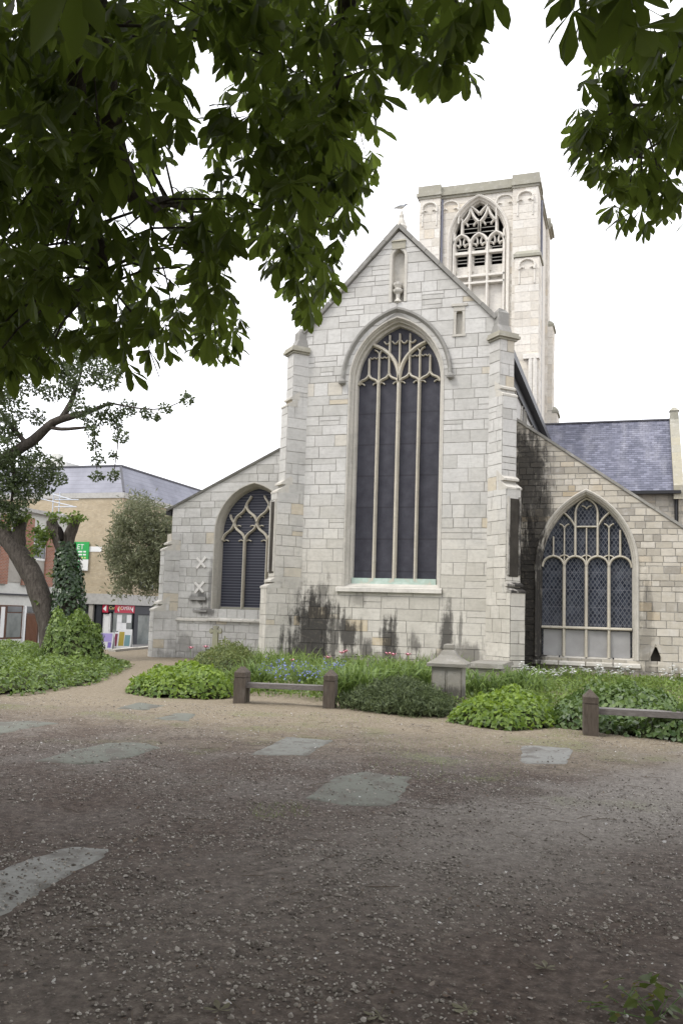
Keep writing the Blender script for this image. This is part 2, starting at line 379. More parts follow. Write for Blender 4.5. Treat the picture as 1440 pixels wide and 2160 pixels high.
def glass_mat(name, mode):
    g = NT(name); P = g.pos(); X, Y, Z = g.xyz(P)
    if mode == 'lattice':                                   # small diamond quarries in lead
        a = g.math('ADD', g.math('MULTIPLY', X, 8.2), g.math('MULTIPLY', Z, 5.4)); b = g.math('SUBTRACT', g.math('MULTIPLY', X, 8.2), g.math('MULTIPLY', Z, 5.4))
        fa = g.math('ABSOLUTE', g.math('SUBTRACT', g.math('FRACT', a), .5)); fb = g.math('ABSOLUTE', g.math('SUBTRACT', g.math('FRACT', b), .5))
        lead = g.step(g.math('MAXIMUM', fa, fb), .36, .45)
        fl = g.n('Combine' 'XYZ'); g.l(g.math('FLOOR', a), fl.inputs[0]); g.l(g.math('FLOOR', b), fl.inputs[1])
        wn_ = g.n('TexWhiteNoise'); g.l(fl.outputs[0], wn_.inputs['Vector'])
        c = g.ramp(wn_.outputs['Value'], [(0, (.012, .015, .025)), (.7, (.03, .036, .052)), (1, (.06, .068, .085))])
        c = g.mix(lead, c, (.10, .105, .12)); rough = g.math('ADD', .2, g.math('MULTIPLY', lead, .4))
        bar_ = g.step(g.math('ABSOLUTE', g.math('SUBTRACT', g.math('FRACT', g.math('MULTIPLY', Z, 1.9)), .5)), .475, .49)
        c = g.mix(g.math('MULTIPLY', bar_, .6), c, (.15, .15, .17))
        c = g.mix(g.math('MULTIPLY', g.step(g.noise(P, 1.3, 4), .5, .75), .35), c, (.11, .115, .13))
    elif mode == 'bars':                                    # close horizontal guard bars
        f = g.math('ABSOLUTE', g.math('SUBTRACT', g.math('FRACT', g.math('MULTIPLY', Z, 10.5)), .5))
        lead = g.step(f, .34, .44); c = g.mix(lead, (.02, .022, .035), (.105, .105, .125)); rough = .55
    else:                                                   # protective sheeting over old stained glass
        n = g.noise(P, 3.2, 5, .6)
        f = g.math('ABSOLUTE', g.math('SUBTRACT', g.math('FRACT', g.math('MULTIPLY', Z, .98)), .5))
        c = g.ramp(n, [(.3, (.022, .022, .032)), (.7, (.048, .047, .06))])
        c = g.mix(g.math('MULTIPLY', g.step(f, .46, .49), .5), c, (.008, .008, .012))
        g2 = g.math('ABSOLUTE', g.math('SUBTRACT', g.math('FRACT', g.math('MULTIPLY', Z, 24.)), .5)); c = g.mix(g.math('MULTIPLY', g.step(g2, .3, .45), .22), c, (.07, .07, .085))
        rough = .6
    g.princ(c, rough, .35, g.bump(g.noise(P, 5, 3), .15, .02)); return g.m
M_GL0 = glass_mat('mesh_covered_glass', 'sheet'); M_GL1 = glass_mat('lattice_glass', 'lattice'); M_GL2 = glass_mat('barred_glass', 'bars')

church = empty('church', (-6.95, 27, 0), 0, 'old pale limestone church with gabled east wall, tall traceried window and square tower', 'church')
church_inv = Matrix.Translation((6.95, -27, 0))
def cobj(mb, name, mat, parent=None, smooth=False, kind=None):
    o = mb.build(name, mat, parent or church, smooth, kind)
    if (parent or church) is church: o.matrix_parent_inverse = church_inv
    return o

def arch(cx, z0, zs, a, r, n=12):
    Rr = (a*a+r*r)/(2*a); th = math.acos(max(-1, min(1, (Rr-a)/Rr)))
    L = [(cx-a, z0)]
    for i in range(n+1):
        t = math.pi-th*i/n; L.append((cx-a+Rr+Rr*math.cos(t), zs+Rr*math.sin(t)))
    return L + [(2*cx-x, z) for x, z in L[-2::-1]]
def hole_fn(cx, z0, zs, a, r):
    Rr = (a*a+r*r)/(2*a)
    def h(z):
        if z <= z0+1e-6 or z >= zs+r-1e-6: return None
        if z <= zs: return (cx-a, cx+a)
        d = math.sqrt(max(0, Rr*Rr-(z-zs)**2)); x = cx-a+Rr-d
        return (min(x, cx), max(2*cx-x, cx))
    h.c = cx; h.z0 = z0; h.z1 = zs+r; return h
def intervals(za, zb, left, right, holes):
    """ground-plan of one course: list of (xl_a, xr_a, xl_b, xr_b)"""
    out = []; cur = (left(za), left(zb))
    for h in sorted(holes, key=lambda q: q.c):
        zm = (za+zb)/2
        if h.z0 < zm < h.z1:
            A = h(max(za, h.z0+1e-4)) or (h.c, h.c); B = h(min(zb, h.z1)) or (h.c, h.c)
            if za < h.z0+1e-4: A = h(h.z0+.01)
            out.append((cur[0], A[0], cur[1], B[0])); cur = (A[1], B[1])
    out.append((cur[0], right(za), cur[1], right(zb)))
    return [i for i in out if i[1]-i[0] > .02 or i[3]-i[2] > .02]
def course_list(z0, z1, hs, rng, cuts=()):
    zs = [z0]; 
    while zs[-1] < z1-hs[0]*.6:
        zs.append(min(z1, zs[-1]+rng.uniform(*hs)))
    zs[-1] = z1
    for c_ in cuts:
        k = min(range(1, len(zs)-1), key=lambda i: abs(zs[i]-c_))
        if abs(zs[k]-c_) < hs[1]*.6: zs[k] = c_
    return zs
class Plane:
    def __init__(s, o, u, n): s.o = Vector(o); s.u = Vector(u); s.n = Vector(n)
    def __call__(s, a, z, d=0): return s.o+s.u*a+Vector((0, 0, z))+s.n*d
def coursed(left, right, holes, z0, z1, hs, ls, rng, cuts=(), jump=.12):
    """quads (x,z)*4 of the single stones"""
    Q = []; zs = course_list(z0, z1, hs, rng, cuts)
    for za, zb in zip(zs, zs[1:]):
        for la, ra, lb, rb in intervals(za, zb, left, right, holes):
            lo, hi = max(la, lb), min(ra, rb); xs = []
            x = lo+rng.uniform(ls[0]*.5, ls[1])
            while x < hi-ls[0]*.5: xs.append(x); x += rng.uniform(*ls)
            A = [(la, lb)]+[(q, q) for q in xs]+[(ra, rb)]
            for (p0, q0), (p1, q1) in zip(A, A[1:]):
                if rng.random() < jump and zb-za > .24:
                    m = za+(zb-za)*rng.uniform(.4, .6); k = (m-za)/(zb-za)
                    pm0, pm1 = p0+(q0-p0)*k, p1+(q1-p1)*k
                    Q.append([(p0, za), (p1, za), (pm1, m), (pm0, m)]); Q.append([(pm0, m), (pm1, m), (q1, zb), (q0, zb)])
                else: Q.append([(p0, za), (p1, za), (q1, zb), (q0, zb)])
    return Q
def stone_geo(mb, pl, q, rng, gap=.009, proud=(.002, .012), bev=.007, tint=None):
    cx = sum(p[0] for p in q)/4; cz = sum(p[1] for p in q)/4
    wmin = min(max(q[1][0]-q[0][0], q[2][0]-q[3][0]), q[3][1]-q[0][1])
    if wmin < .05: gap = .004; bev = .003
    def inset(p, d):
        dx = (-1 if p[0] > cx else 1)*d; dz = (-1 if p[1] > cz else 1)*d
        return (p[0]+dx, p[1]+dz)
    d = .006+rng.uniform(*proud); j = lambda: rng.uniform(-.005, .005)
    b = [inset(p, gap/2) for p in q]; f = [inset(p, gap/2+bev) for p in q]
    b = [(x+j(), z+j()) for x, z in b]; f = [(x+j(), z+j()) for x, z in f]
    mb.tint = rng.random() if tint is None else tint
    mb.add([pl(x, z, -.01) for x, z in b]+[pl(x, z, d+rng.uniform(-.003, .003)) for x, z in f],
           [(4, 5, 6, 7), (0, 1, 5, 4), (1, 2, 6, 5), (2, 3, 7, 6), (3, 0, 4, 7)])
def backing(mb, pl, left, right, holes, z0, z1, step=.12):
    n = int((z1-z0)/step)
    zs = sorted(set([z0+(z1-z0)*i/n for i in range(n+1)]+[h.z0 for h in holes if z0 < h.z0 < z1]))
    for za, zb in zip(zs, zs[1:]):
        for la, ra, lb, rb in intervals(za, zb, left, right, holes):
            mb.add([pl(la, za), pl(ra, za), pl(rb, zb), pl(lb, zb)], [(0, 1, 2, 3)])

def sweep(mb, pts, Y, w=.05, d=.12, tip=.35):
    """stone bar along a 2d path (x,z) in front of glass plane Y"""
    n = len(pts); sec = [(-1, 0), (-1, .45), (-tip, 1), (tip, 1), (1, .45), (1, 0)]; rings = []
    for i, (x, z) in enumerate(pts):
        ax, az = pts[max(i-1, 0)]; bx, bz = pts[min(i+1, n-1)]
        tx, tz = bx-ax, bz-az; L = math.hypot(tx, tz) or 1; nx_, nz_ = tz/L, -tx/L
        rings.append([(x+nx_*w*s_, Y-d*q, z+nz_*w*s_) for s_, q in sec])
    mb.loft(rings)
    mb.add(rings[0], [range(6)]); mb.add(rings[-1], [range(5, -1, -1)])
def curve(p0, p1, bow, n=8):
    """circular-ish arc from p0 to p1 bulging to the left of travel by bow*len"""
    (x0, z0), (x1, z1) = p0, p1; dx, dz = x1-x0, z1-z0
    return [(x0+dx*t-dz*bow*4*t*(1-t), z0+dz*t+dx*bow*4*t*(1-t)) for t in [i/n for i in range(n+1)]]
def ogee(p0, p1, k=.18, n=5):
    m = ((p0[0]+p1[0])/2, (p0[1]+p1[1])/2); s_ = 1 if p1[0] < p0[0] else -1
    return curve(p0, m, -k*s_, n)+curve(m, p1, k*s_, n)[1:]

# ---------------------------------------------------------------- chancel east wall
XC, XL, XR, YC, YA = -6.95, -10.28, -3.62, 26., 27.
W1 = dict(cx=XC, z0=2.55, zs=9.15, a=1.49, r=1.97)
rng = random.Random(11)
gl = lambda z: XL if z <= 10.93 else XC-3.02*(14.05-z)/3.12
gr_ = lambda z: XR if z <= 10.93 else XC+3.02*(14.05-z)/3.12
SURR = dict(W1); SURR['a'] += .07; SURR['r'] += .085
h1 = hole_fn(**SURR); hn = hole_fn(XC, 11.66, 13.15, .21, .3)
def niche2(z): return (-5.13, -4.77) if 10.45 < z < 11.35 else None
niche2.c = -4.95; niche2.z0 = 10.45; niche2.z1 = 11.35
plC = Plane((0, YC, 0), (1, 0, 0), (0, -1, 0))
mb = MB(); backing(mb, plC, gl, gr_, [h1, hn, niche2], -.1, 10.93); backing(mb, plC, gl, gr_, [h1, hn, niche2], 10.93, 14.05)
chancel_wall = cobj(mb, 'chancel_wall', M_MORT)
Q = coursed(gl, gr_, [h1, hn, niche2], 0, 10.93, (.30, .43), (.38, .95), rng, (2.55, 9.15, 10.45)) + coursed(gl, gr_, [h1, hn, niche2], 10.93, 14.0, (.28, .36), (.35, .8), rng, (11.35, 11.66, 13.45))
def qarea(q): return abs(sum(q[i][0]*q[(i+1) % 4][1]-q[(i+1) % 4][0]*q[i][1] for i in range(4)))/2
Q.sort(key=qarea, reverse=True)
rest = MB(); rng2 = random.Random(5)
def chtint(cz):
    t = rng2.random()
    if rng2.random() < .055: t = rng2.uniform(.84, .96)
    else: t = min(.82, .18+.6*t)
    return t
for i, q in enumerate(Q):
    if qarea(q) < .004: continue
    if i < 290:
        m1 = MB(); stone_geo(m1, plC, q, rng2, tint=chtint(q[0][1])); cobj(m1, 'stone', M_ST, chancel_wall)
        COL.objects[-1].matrix_parent_inverse = Matrix.Identity(4)
    else: stone_geo(rest, plC, q, rng2, tint=chtint(q[0][1]))
cobj(rest, 'small_stones', M_ST, chancel_wall, kind='stuff')

def frame_ring(mb, W, Y, prof):
    """prof: list of (offset outward, depth behind Y) lofted round the arch"""
    mb.loft([[(x, Y+d, z) for x, z in arch(W['cx'], W['z0'], W['zs'], W['a']+o, W['r']+o*1.15)] for o, d in prof])
def glass_lights(win, W, Y, edges, zs_heads, mat, name='pane', off=-.16):
    aa, rr = W['a']+off, W['r']+off*1.15
    for (xa, xb) in edges:
        m = MB(); m.add([(xa, Y, W['z0']-.05), (xb, Y, W['z0']-.05), (xb, Y, zs_heads), (xa, Y, zs_heads)], [(0, 1, 2, 3)]); cobj(m, name, mat, win)
    pts = arch(W['cx'], zs_heads, W['zs'], aa+.03, rr+.03); m = MB()
    n = len(pts); m.add([(x, Y, z) for x, z in pts], [list(range(n))[::-1]]); cobj(m, 'tracery_glass', mat, win)

YG = YC+.46
mb = MB(); mb.tint = .6
frame_ring(mb, W1, YC, [(.075, .01), (.07, -.02), (.03, -.02), (.015, .04), (.0, .06), (-.02, .14), (-.05, .16), (-.06, .30), (-.12, .34), (-.14, .50)])
win1 = cobj(mb, 'great_window', M_DRESS)
ledge = MB(); ledge.tint = .9
ledge.hexa([(XC-1.75, YC-.13, 2.38), (XC+1.62, YC-.13, 2.38), (XC+1.62, YC+.5, 2.38), (XC-1.75, YC+.5, 2.38), (XC-1.75, YC-.12, 2.50), (XC+1.62, YC-.12, 2.50), (XC+1.6, YC+.5, 2.72), (XC-1.7, YC+.5, 2.72)])
cobj(ledge, 'window_sill', M_DRESS, win1)
m = MB(); m.box((XC-1.36, YC+.30, 2.60), (XC+1.36, YC+.5, 2.83)); g = NT('verdigris_stone'); nn = g.noise(g.pos(), 5, 5); g.princ(g.ramp(nn, [(.35, (.45, .43, .36)), (.5, (.35, .45, .39)), (.7, (.46, .54, .49))]), .8, .2)
cobj(m, 'stained_sill_course', g.m, win1)
hood = MB(); hood.tint = .3
frame_ring(hood, dict(W1, z0=9.2), YC, [(.28, 0), (.33, -.05), (.31, -.13), (.25, -.13), (.20, -.05), (.18, 0)])
for sx in (-1, 1): hood.lathe((XC+sx*(W1['a']+.27), YC-.09, 9.02), [(.03, 0), (.11, .04), (.13, .1), (.1, .17), (.05, .2)], 8)
cobj(hood, 'hood_mould', M_COP, win1)
LW = (W1['a']-.14)*2/4; sp = 9.12
xe = [XC-2*LW, XC-LW, XC, XC+LW, XC+2*LW]
glass_lights(win1, W1, YG+.02, list(zip(xe, xe[1:])), 9.15, M_GL0)
for i, x in enumerate(xe[1:4]):
    m = MB(); m.tint = .5; sweep(m, [(x, 2.75), (x, sp)], YG, .062 if i == 1 else .05, .17); cobj(m, 'mullion', M_TRAC, win1)
m = MB(); m.tint = .5
for i in range(4):
    xa, xb = xe[i], xe[i+1]; xm = (xa+xb)/2
    sweep(m, ogee((xa, sp), (xm, sp+.33), .13), YG, .042, .13); sweep(m, ogee((xb, sp), (xm, sp+.33), .13), YG, .042, .13)
    for s_, x0 in ((1, xa), (-1, xb)): sweep(m, curve((x0+s_*.03, sp+.02), (x0+s_*.2, sp-.02), .25*s_, 5), YG, .022, .08)
    top = {0: 9.98, 1: 10.55, 2: 10.55, 3: 9.98}[i]
    sweep(m, [(xm, sp+.3), (xm, top)], YG, .034, .12)
for x, t in ((xe[1], 10.1), (xe[3], 10.1)):
    sweep(m, [(x, sp), (x, t)], YG, .034, .12)
    for s_ in (-1, 1): sweep(m, curve((x, t-.05), (x+s_*.16, t+.16), .18*s_, 5), YG, .026, .1)
    for s_ in (-1, 1):
        for q in (.1, .24): sweep(m, curve((x+s_*q-.06, t-.08), (x+s_*q+.06, t-.08), -.4, 4), YG, .018, .08)
sweep(m, [(XC, sp+.1), (XC, 10.75)], YG, .03, .12)
for s_ in (-1, 1):
    sweep(m, curve((XC, sp+.05), (XC+s_*.86, 10.42), .17*s_, 12), YG, .062, .16)
    sweep(m, [(XC+s_*LW/2, 10.5), (XC+s_*LW/2, 10.72)], YG, .03, .12)
for q in (-.42, -.15, .15, .42): sweep(m, curve((XC+q-.1, 10.52), (XC+q+.1, 10.52), -.45, 5), YG, .025, .1)
cobj(m, 'tracery', M_TRAC, win1)

# gable coping, finial, stubs of pinnacles
mb = MB(); mb.tint = .4
for s_ in (-1, 1):
    a = Vector((XC+s_*3.16, 0, 10.86)); b = Vector((XC, 0, 14.18)); d = (b-a).normalized(); n_ = Vector((-d.z, 0, d.x)) if s_ > 0 else Vector((d.z, 0, -d.x))
    n_ = n_ if n_.z > 0 else -n_
    L = (b-a).length; k = 7
    for i in range(k):
        p = a+d*(L*i/k+.006); q = a+d*(L*(i+1)/k-.006); o1 = rng.uniform(-.008, .008)
        mb.tint = rng.random()
        mb.hexa([p+Vector((0, YC-.13, 0))-n_*.06, q+Vector((0, YC-.13, 0))-n_*.06, q+Vector((0, YC+.5, 0))-n_*.06, p+Vector((0, YC+.5, 0))-n_*.06,
                 p+Vector((0, YC-.16, 0))+n_*(.06+o1), q+Vector((0, YC-.16, 0))+n_*(.06+o1), q+Vector((0, YC+.5, 0))+n_*(.11+o1), p+Vector((0, YC+.5, 0))+n_*(.11+o1)])
coping = cobj(mb, 'gable_coping', M_COP)
m = MB(); m.tint = .8; m.lathe((XC+.03, YC+.1, 14.08), [(.19, 0), (.21, .12), (.16, .2), (.12, .34), (.075, .42), (.085, .5), (.03, .66)], 6); cobj(m, 'finial', M_DRESS, coping)
m = MB(); m.tint = .7; m.box((XC-.22, YC-.06, 13.42), (XC+.22, YC+.1, 13.66)); m.hexa([(XC-.24, YC-.1, 13.66), (XC+.24, YC-.1, 13.66), (XC+.24, YC+.1, 13.66), (XC-.24, YC+.1, 13.66), (XC-.2, YC-.02, 13.74), (XC+.2, YC-.02, 13.74), (XC+.2, YC+.1, 13.74), (XC-.2, YC+.1, 13.74)])
cobj(m, 'apex_block', M_LICH, coping)
# gable niche with the worn corbel
NW = dict(cx=XC, z0=11.66, zs=13.15, a=.21, r=.3); mb = MB(); mb.tint = .7
frame_ring(mb, NW, YC, [(.09, 0), (.08, -.035), (.0, -.035), (-.02, .02), (-.03, .2)])
pts = arch(XC, 11.66, 13.15, .19, .27); mb.add([(x, YC+.2, z) for x, z in pts], [list(range(len(pts)))[::-1]])
nich = cobj(mb, 'gable_niche', M_DRESS)
m = MB(); m.tint = .9; m.lathe((XC, YC+.02, 11.62), [(.05, 0), (.13, .05), (.06, .16), (.07, .3), (.15, .38), (.17, .44), (.09, .5), (.15, .6), (.16, .66), (.08, .7)], 10); cobj(m, 'corbel', M_DRESS, nich)
mb = MB(); mb.tint = .4
for a, b in (((-5.13, YC-.02, 10.45), (-5.05, YC+.15, 11.2)), ((-4.85, YC-.02, 10.45), (-4.77, YC+.15, 11.2))): mb.box(a, b)
mb.box((-5.2, YC-.06, 11.35), (-4.7, YC+.05, 11.43)); mb.box((-5.06, YC+.13, 10.4), (-4.84, YC+.15, 11.35)); mb.box((-5.13, YC-.03, 11.2), (-4.77, YC+.15, 11.352)); mb.box((-5.16, YC-.05, 10.38), (-4.74, YC+.1, 10.45))
cobj(mb, 'side_niche', M_DRESS)

# diagonal buttresses
S2 = math.sqrt(.5)
def diag_buttress(name, cx, Y, side, w, stages, offs, mat, ground_z=-.1, top=None):
    """stages: projections from the top down, offs: [(z_hi, z_lo)] weathered set-offs between them"""
    c = Vector((cx, Y, 0)); d = Vector((S2*side, -S2, 0)); e = Vector((S2*side, S2, 0))
    zt = [top]+[o[1] for o in offs]; zb = [o[1]-.02 for o in offs]+[ground_z]
    core = MB(); st = MB(); r2 = random.Random(int(abs(cx)*100))
    for i, L in enumerate(stages):
        A = [c-d*.5-e*w/2, c+d*L-e*w/2, c+d*L+e*w/2, c-d*.5+e*w/2]
        z0_, z1_ = zb[i], zt[i]
        if i: z1_ = offs[i-1][1]
        core.hexa([p+Vector((0, 0, z0_)) for p in A]+[p+Vector((0, 0, z1_)) for p in A])
        for o_, u_, n_, ln in ((c-e*w/2, d, -e, L), (c+d*L-e*w/2, e, d, w), (c+e*w/2, d, e, L)):
            pl = Plane(o_, u_, n_); lo = -.27 if u_ is d else 0
            for q in coursed(lambda z, lo=lo: lo, lambda z, ln=ln: ln, [], z0_, z1_, (.28, .42), (.35, .7), r2, jump=.05):
                stone_geo(st, pl, q, r2, gap=.008, tint=chtint(q[0][1]))
    o = cobj(core, name, M_MORT); cobj(st, 'facing_stones', mat, o, kind='stuff')
    for i, (zh, zl) in enumerate(offs):
        L0, L1 = stages[i], stages[i+1]; m = MB(); m.tint = .6
        zm, Lm = (zh+zl)/2, (L0+L1)/2
        for (La, Lb, za, zb_) in ((L0, Lm+.012, zh, zm+.01), (Lm-.012, L1+.03, zm-.006, zl+.03)):
            A = [c+d*(La-.25)-e*(w/2+.016), c+d*Lb-e*(w/2+.016), c+d*Lb+e*(w/2+.016), c+d*(La-.25)+e*(w/2+.016)]
            B = [c+d*(La-.25)-e*(w/2+.016), c+d*La-e*(w/2+.016), c+d*La+e*(w/2+.016), c+d*(La-.25)+e*(w/2+.016)]
            m.hexa([p+Vector((0, 0, zb_-.06)) for p in A[:1]]+[A[1]+Vector((0, 0, zb_-.06)), A[2]+Vector((0, 0, zb_-.06)), A[3]+Vector((0, 0, zb_-.06))]
                   + [B[0]+Vector((0, 0, za+.0)), A[1]+Vector((0, 0, zb_)), A[2]+Vector((0, 0, zb_)), B[3]+Vector((0, 0, za+.0))])
        cobj(m, 'set_off', M_DRESS, o)
    return o, c, d, e
for cx_, s_ in ((XL, -1), (XR, 1)):
    o, c, d, e = diag_buttress('buttress', cx_, YC, s_, .52, [.27, .42, .66, .90], [(8.85, 8.35), (6.1, 5.5), (2.88, 2.45)], M_ST, top=10.15)
    m = MB(); m.tint = .6; w = .52
    for (Lx, wx, z0_, z1_) in ((.33, .33, 10.1, 10.16), (.40, .40, 10.16, 10.24), (.36, .36, 10.24, 10.33)):
        A = [c-d*.25-e*wx, c+d*Lx-e*wx, c+d*Lx+e*wx, c-d*.25+e*wx]
        m.hexa([p+Vector((0, 0, z0_)) for p in A]+[p+Vector((0, 0, z1_)) for p in A])
    cobj(m, 'cornice', M_LICH, o)
    m = MB(); m.tint = .3
    A = [c-d*.5-e*.25, c+d*.2-e*.25, c+d*.2+e*.25, c-d*.5+e*.25]; B = [c-d*.5-e*.22, c+d*.1-e*.22, c+d*.1+e*.22, c-d*.5+e*.22]; D_ = [c-d*.25-e*.2, c+d*.08-e*.2, c+d*.08+e*.2, c-d*.25+e*.2]; T = [c-d*.12-e*.1, c+d*.05-e*.16, c-d*.02+e*.15, c-d*.2+e*.12]
    hi = 11.15 if s_ > 0 else 11.0
    m.hexa([p+Vector((0, 0, 10.33)) for p in A]+[p+Vector((0, 0, 10.62)) for p in B]); m.hexa([p+Vector((0, 0, 10.62)) for p in D_]+[p+Vector((0, 0, hi-.12)) for p in D_]); m.hexa([p+Vector((0, 0, hi-.12)) for p in D_]+[p+Vector((0, 0, hi)) for p in T])
    cobj(m, 'broken_pinnacle', M_COP, o)
    # sunk niche panel in the end face
    m = MB(); m.tint = .4; pe = c+d*(.66+.028)
    for q in (-1, 1): m.obox(pe+e*q*.2+Vector((0, 0, 4.1)), d*.025, e*.035, Vector((0, 0, 1.15)))
    cobj(m, 'niche_jamb', M_DRESS, o)
    m = MB(); m.obox(pe-d*.012+Vector((0, 0, 4.05)), d*.012, e*.165, Vector((0, 0, 1.15))); cobj(m, 'niche_back', M_DARKST, o)
M_BR = diag_buttress

# chancel sides and roof
mb = MB(); mb.tint = .5
mb.box((XR-.4, YC+.25, 0), (XR+.02, 41, 9.9)); mb.box((XL-.02, YC+.25, 0), (XL+.4, 41, 9.9)); side = cobj(mb, 'chancel_side_wall', M_ST)
for i in range(4):
    y = 28.4+i*3.2; m = MB(); pts = arch(y, 8.0, 8.8, .75, .7); n = len(pts)
    m.loft([[(XR+.02+d_, yy*(1)+(yy-y)*o_, z) for yy, z in pts] for o_, d_ in ((.15, .0), (.15, .06), (0, .06), (-.02, .01))]); w_ = cobj(m, 'clerestory_window', M_DRESS)
    m = MB(); m.add([(XR+.026, yy, z) for yy, z in pts], [list(range(n))[::-1]]); cobj(m, 'pane', M_GL1, w_)
    m = MB(); m.bar((XR+.05, y, 8.0), (XR+.05, y, 9.4), .08, .08); cobj(m, 'mullion', M_DRESS, w_)
mb = MB(); 
for s_ in (-1, 1): mb.hexa([(XC, YC+.4, 13.9), (XC+s_*3.62, YC+.4, 9.92), (XC+s_*3.62, 41, 9.92), (XC, 41, 13.9), (XC, YC+.4, 14.0), (XC+s_*3.62, YC+.4, 10.02), (XC+s_*3.62, 41, 10.02), (XC, 41, 14.0)])
croof = cobj(mb, 'chancel_roof', M_LEAD)
m = MB(); m.box((XR+.02, YC+.1, 9.68), (XR+.34, 41, 9.95)); m.box((XR+.02, YC+.1, 9.35), (XR+.1, 41, 9.68)); cobj(m, 'gutter', M_IRON, croof)  # gutter, and below it a black strip painting the shadow under the eaves

# ---------------------------------------------------------------- right (north) aisle
def rtop(x): return 7.83-.7035*(x+3.22)
rl = lambda z: XR-.1; rr_ = lambda z: min(3.4, -3.22+(7.83-z)/.7035)
W2 = dict(cx=-1.165, z0=.58, zs=3.35, a=1.38, r=2.18)
S2_ = dict(W2); S2_['a'] += .10; S2_['r'] += .115
h2 = hole_fn(**S2_)
def nic3(z): return (.62, .98) if .47 < z < 1.05 else None
nic3.c = .8; nic3.z0 = .47; nic3.z1 = 1.05
plA = Plane((0, YA, 0), (1, 0, 0), (0, -1, 0))
mb = MB(); backing(mb, plA, rl, rr_, [h2, nic3], -.1, 7.95); rwall = cobj(mb, 'aisle_wall', M_MORT)
Q = coursed(rl, rr_, [h2, nic3], 0, 2.6, (.22, .36), (.3, .65), rng, (.58, 1.05)) + coursed(rl, rr_, [h2], 2.6, 7.9, (.145, .23), (.2, .5), rng, (3.35,), .03)
mb = MB()
for q in Q:
    if qarea(q) > .003: stone_geo(mb, plA, q, rng2, gap=.010, bev=.008, proud=(.003, .018))
cobj(mb, 'walling_stones', M_RA, rwall, kind='stuff')
mb = MB(); mb.tint = .4
YG2 = YA+.34
frame_ring(mb, W2, YA, [(.10, .01), (.13, -.04), (.10, -.08), (.05, -.05), (.03, .02), (0, .04), (-.02, .18), (-.05, .2), (-.07, .4)])
win2 = cobj(mb, 'aisle_window', M_DRESS)
for i in range(4):
    m = MB(); m.tint = rng.random(); x0 = -2.72+i*.78; m.hexa([(x0, YA-.1, .36), (x0+.765, YA-.1, .36), (x0+.765, YA+.4, .36), (x0, YA+.4, .36), (x0+.02, YA-.1, .45), (x0+.75, YA-.1, .45), (x0+.75, YA+.36, .64), (x0+.02, YA+.36, .64)]); cobj(m, 'sill_stone', M_DRESS, win2)
LW2 = (W2['a']-.07)*2/4; x2 = [W2['cx']-2*LW2+i*LW2 for i in range(5)]; sp2 = 3.32
glass_lights(win2, W2, YG2+.02, list(zip(x2, x2[1:])), 3.35, M_GL1, off=-.07)
g = NT('grey_board'); nn = g.noise(g.pos(), 1.6, 4); g.princ(g.ramp(nn, [(.3, (.27, .265, .26)), (.7, (.36, .355, .35))]), .8, .2); M_BOARD = g.m
for xa, xb in zip(x2, x2[1:]):
    m = MB(); m.box((xa+.05, YG2-.05, .62), (xb-.05, YG2-.02, 1.40)); cobj(m, 'blocking_panel', M_BOARD, win2)
for x in x2[1:4]:
    m = MB(); m.tint = .5; sweep(m, [(x, .6), (x, sp2)], YG2, .048, .16); cobj(m, 'mullion', M_TRAC, win2)
m = MB(); m.tint = .5
sweep(m, [(x2[0], 1.47), (x2[4], 1.47)], YG2, .045, .19); cobj(m, 'transom', M_TRAC, win2)
m = MB(); m.tint = .5
for xa, xb in zip(x2, x2[1:]):
    xm = (xa+xb)/2
    sweep(m, curve((xa, sp2), (xm, sp2+.33), .2, 8)+curve((xm, sp2+.33), (xb, sp2), .2, 8)[1:], YG2, .036, .13)
zsup = sp2+.33
for x, t in ((x2[1], 4.85), (x2[3], 4.85)):
    pass
xms = [(a_+b_)/2 for a_, b_ in zip(x2, x2[1:])]
sweep(m, [(xms[0], zsup), (xms[0], 4.25)], YG2, .024, .1); sweep(m, [(xms[3], zsup), (xms[3], 4.45)], YG2, .032, .1)
for k_ in (1, 2): sweep(m, [(xms[k_], zsup), (xms[k_], 5.0)], YG2, .036, .13)
for k_ in (1, 2, 3): sweep(m, [(x2[k_], sp2+.1), (x2[k_], 4.55)], YG2, .022, .09)
for k_, s_ in ((1, -1), (2, 1)): sweep(m, curve((xms[k_], 4.55), (xms[k_]+s_*.36, 5.0), .06*s_, 6), YG2, .032, .11)
sweep(m, [(xms[1], 4.55), (xms[2], 4.55)], YG2, .03, .11)
sweep(m, curve((xms[1], 4.9), (W2['cx'], 5.42), .18, 6), YG2, .03, .11); sweep(m, curve((xms[2], 4.9), (W2['cx'], 5.42), -.18, 6), YG2, .03, .11)
for k_ in (1, 3):
    for s_ in (-1, 1): sweep(m, curve((x2[k_], 4.5), (x2[k_]+s_*.14, 4.64), .15*s_, 4), YG2, .022, .09)
for k_ in (1, 2, 3):
    for s_ in (-1, 1): sweep(m, curve((x2[k_], sp2+.36), (x2[k_]+s_*.17, sp2+.26), .12*s_, 4), YG2, .022, .09)
for s_ in (-1, 1): sweep(m, curve((W2['cx'], 5.1), (W2['cx']+s_*.14, 5.2), .15*s_, 4), YG2, .018, .08)
cobj(m, 'tracery', M_TRAC, win2)
mb = MB(); mb.tint = .5
PW = dict(cx=.8, z0=.48, zs=.80, a=.15, r=.2)
frame_ring(mb, PW, YA, [(.035, -.012), (0, -.012), (-.01, .03), (-.02, .2)]); pis = cobj(mb, 'piscina_niche', M_RA)
mb = MB(); mb.box((.60, YA+.17, .44), (1.0, YA+.19, 1.07)); mb.tint = .6; cobj(mb, 'niche_back', M_DARKST, pis)
mb = MB()
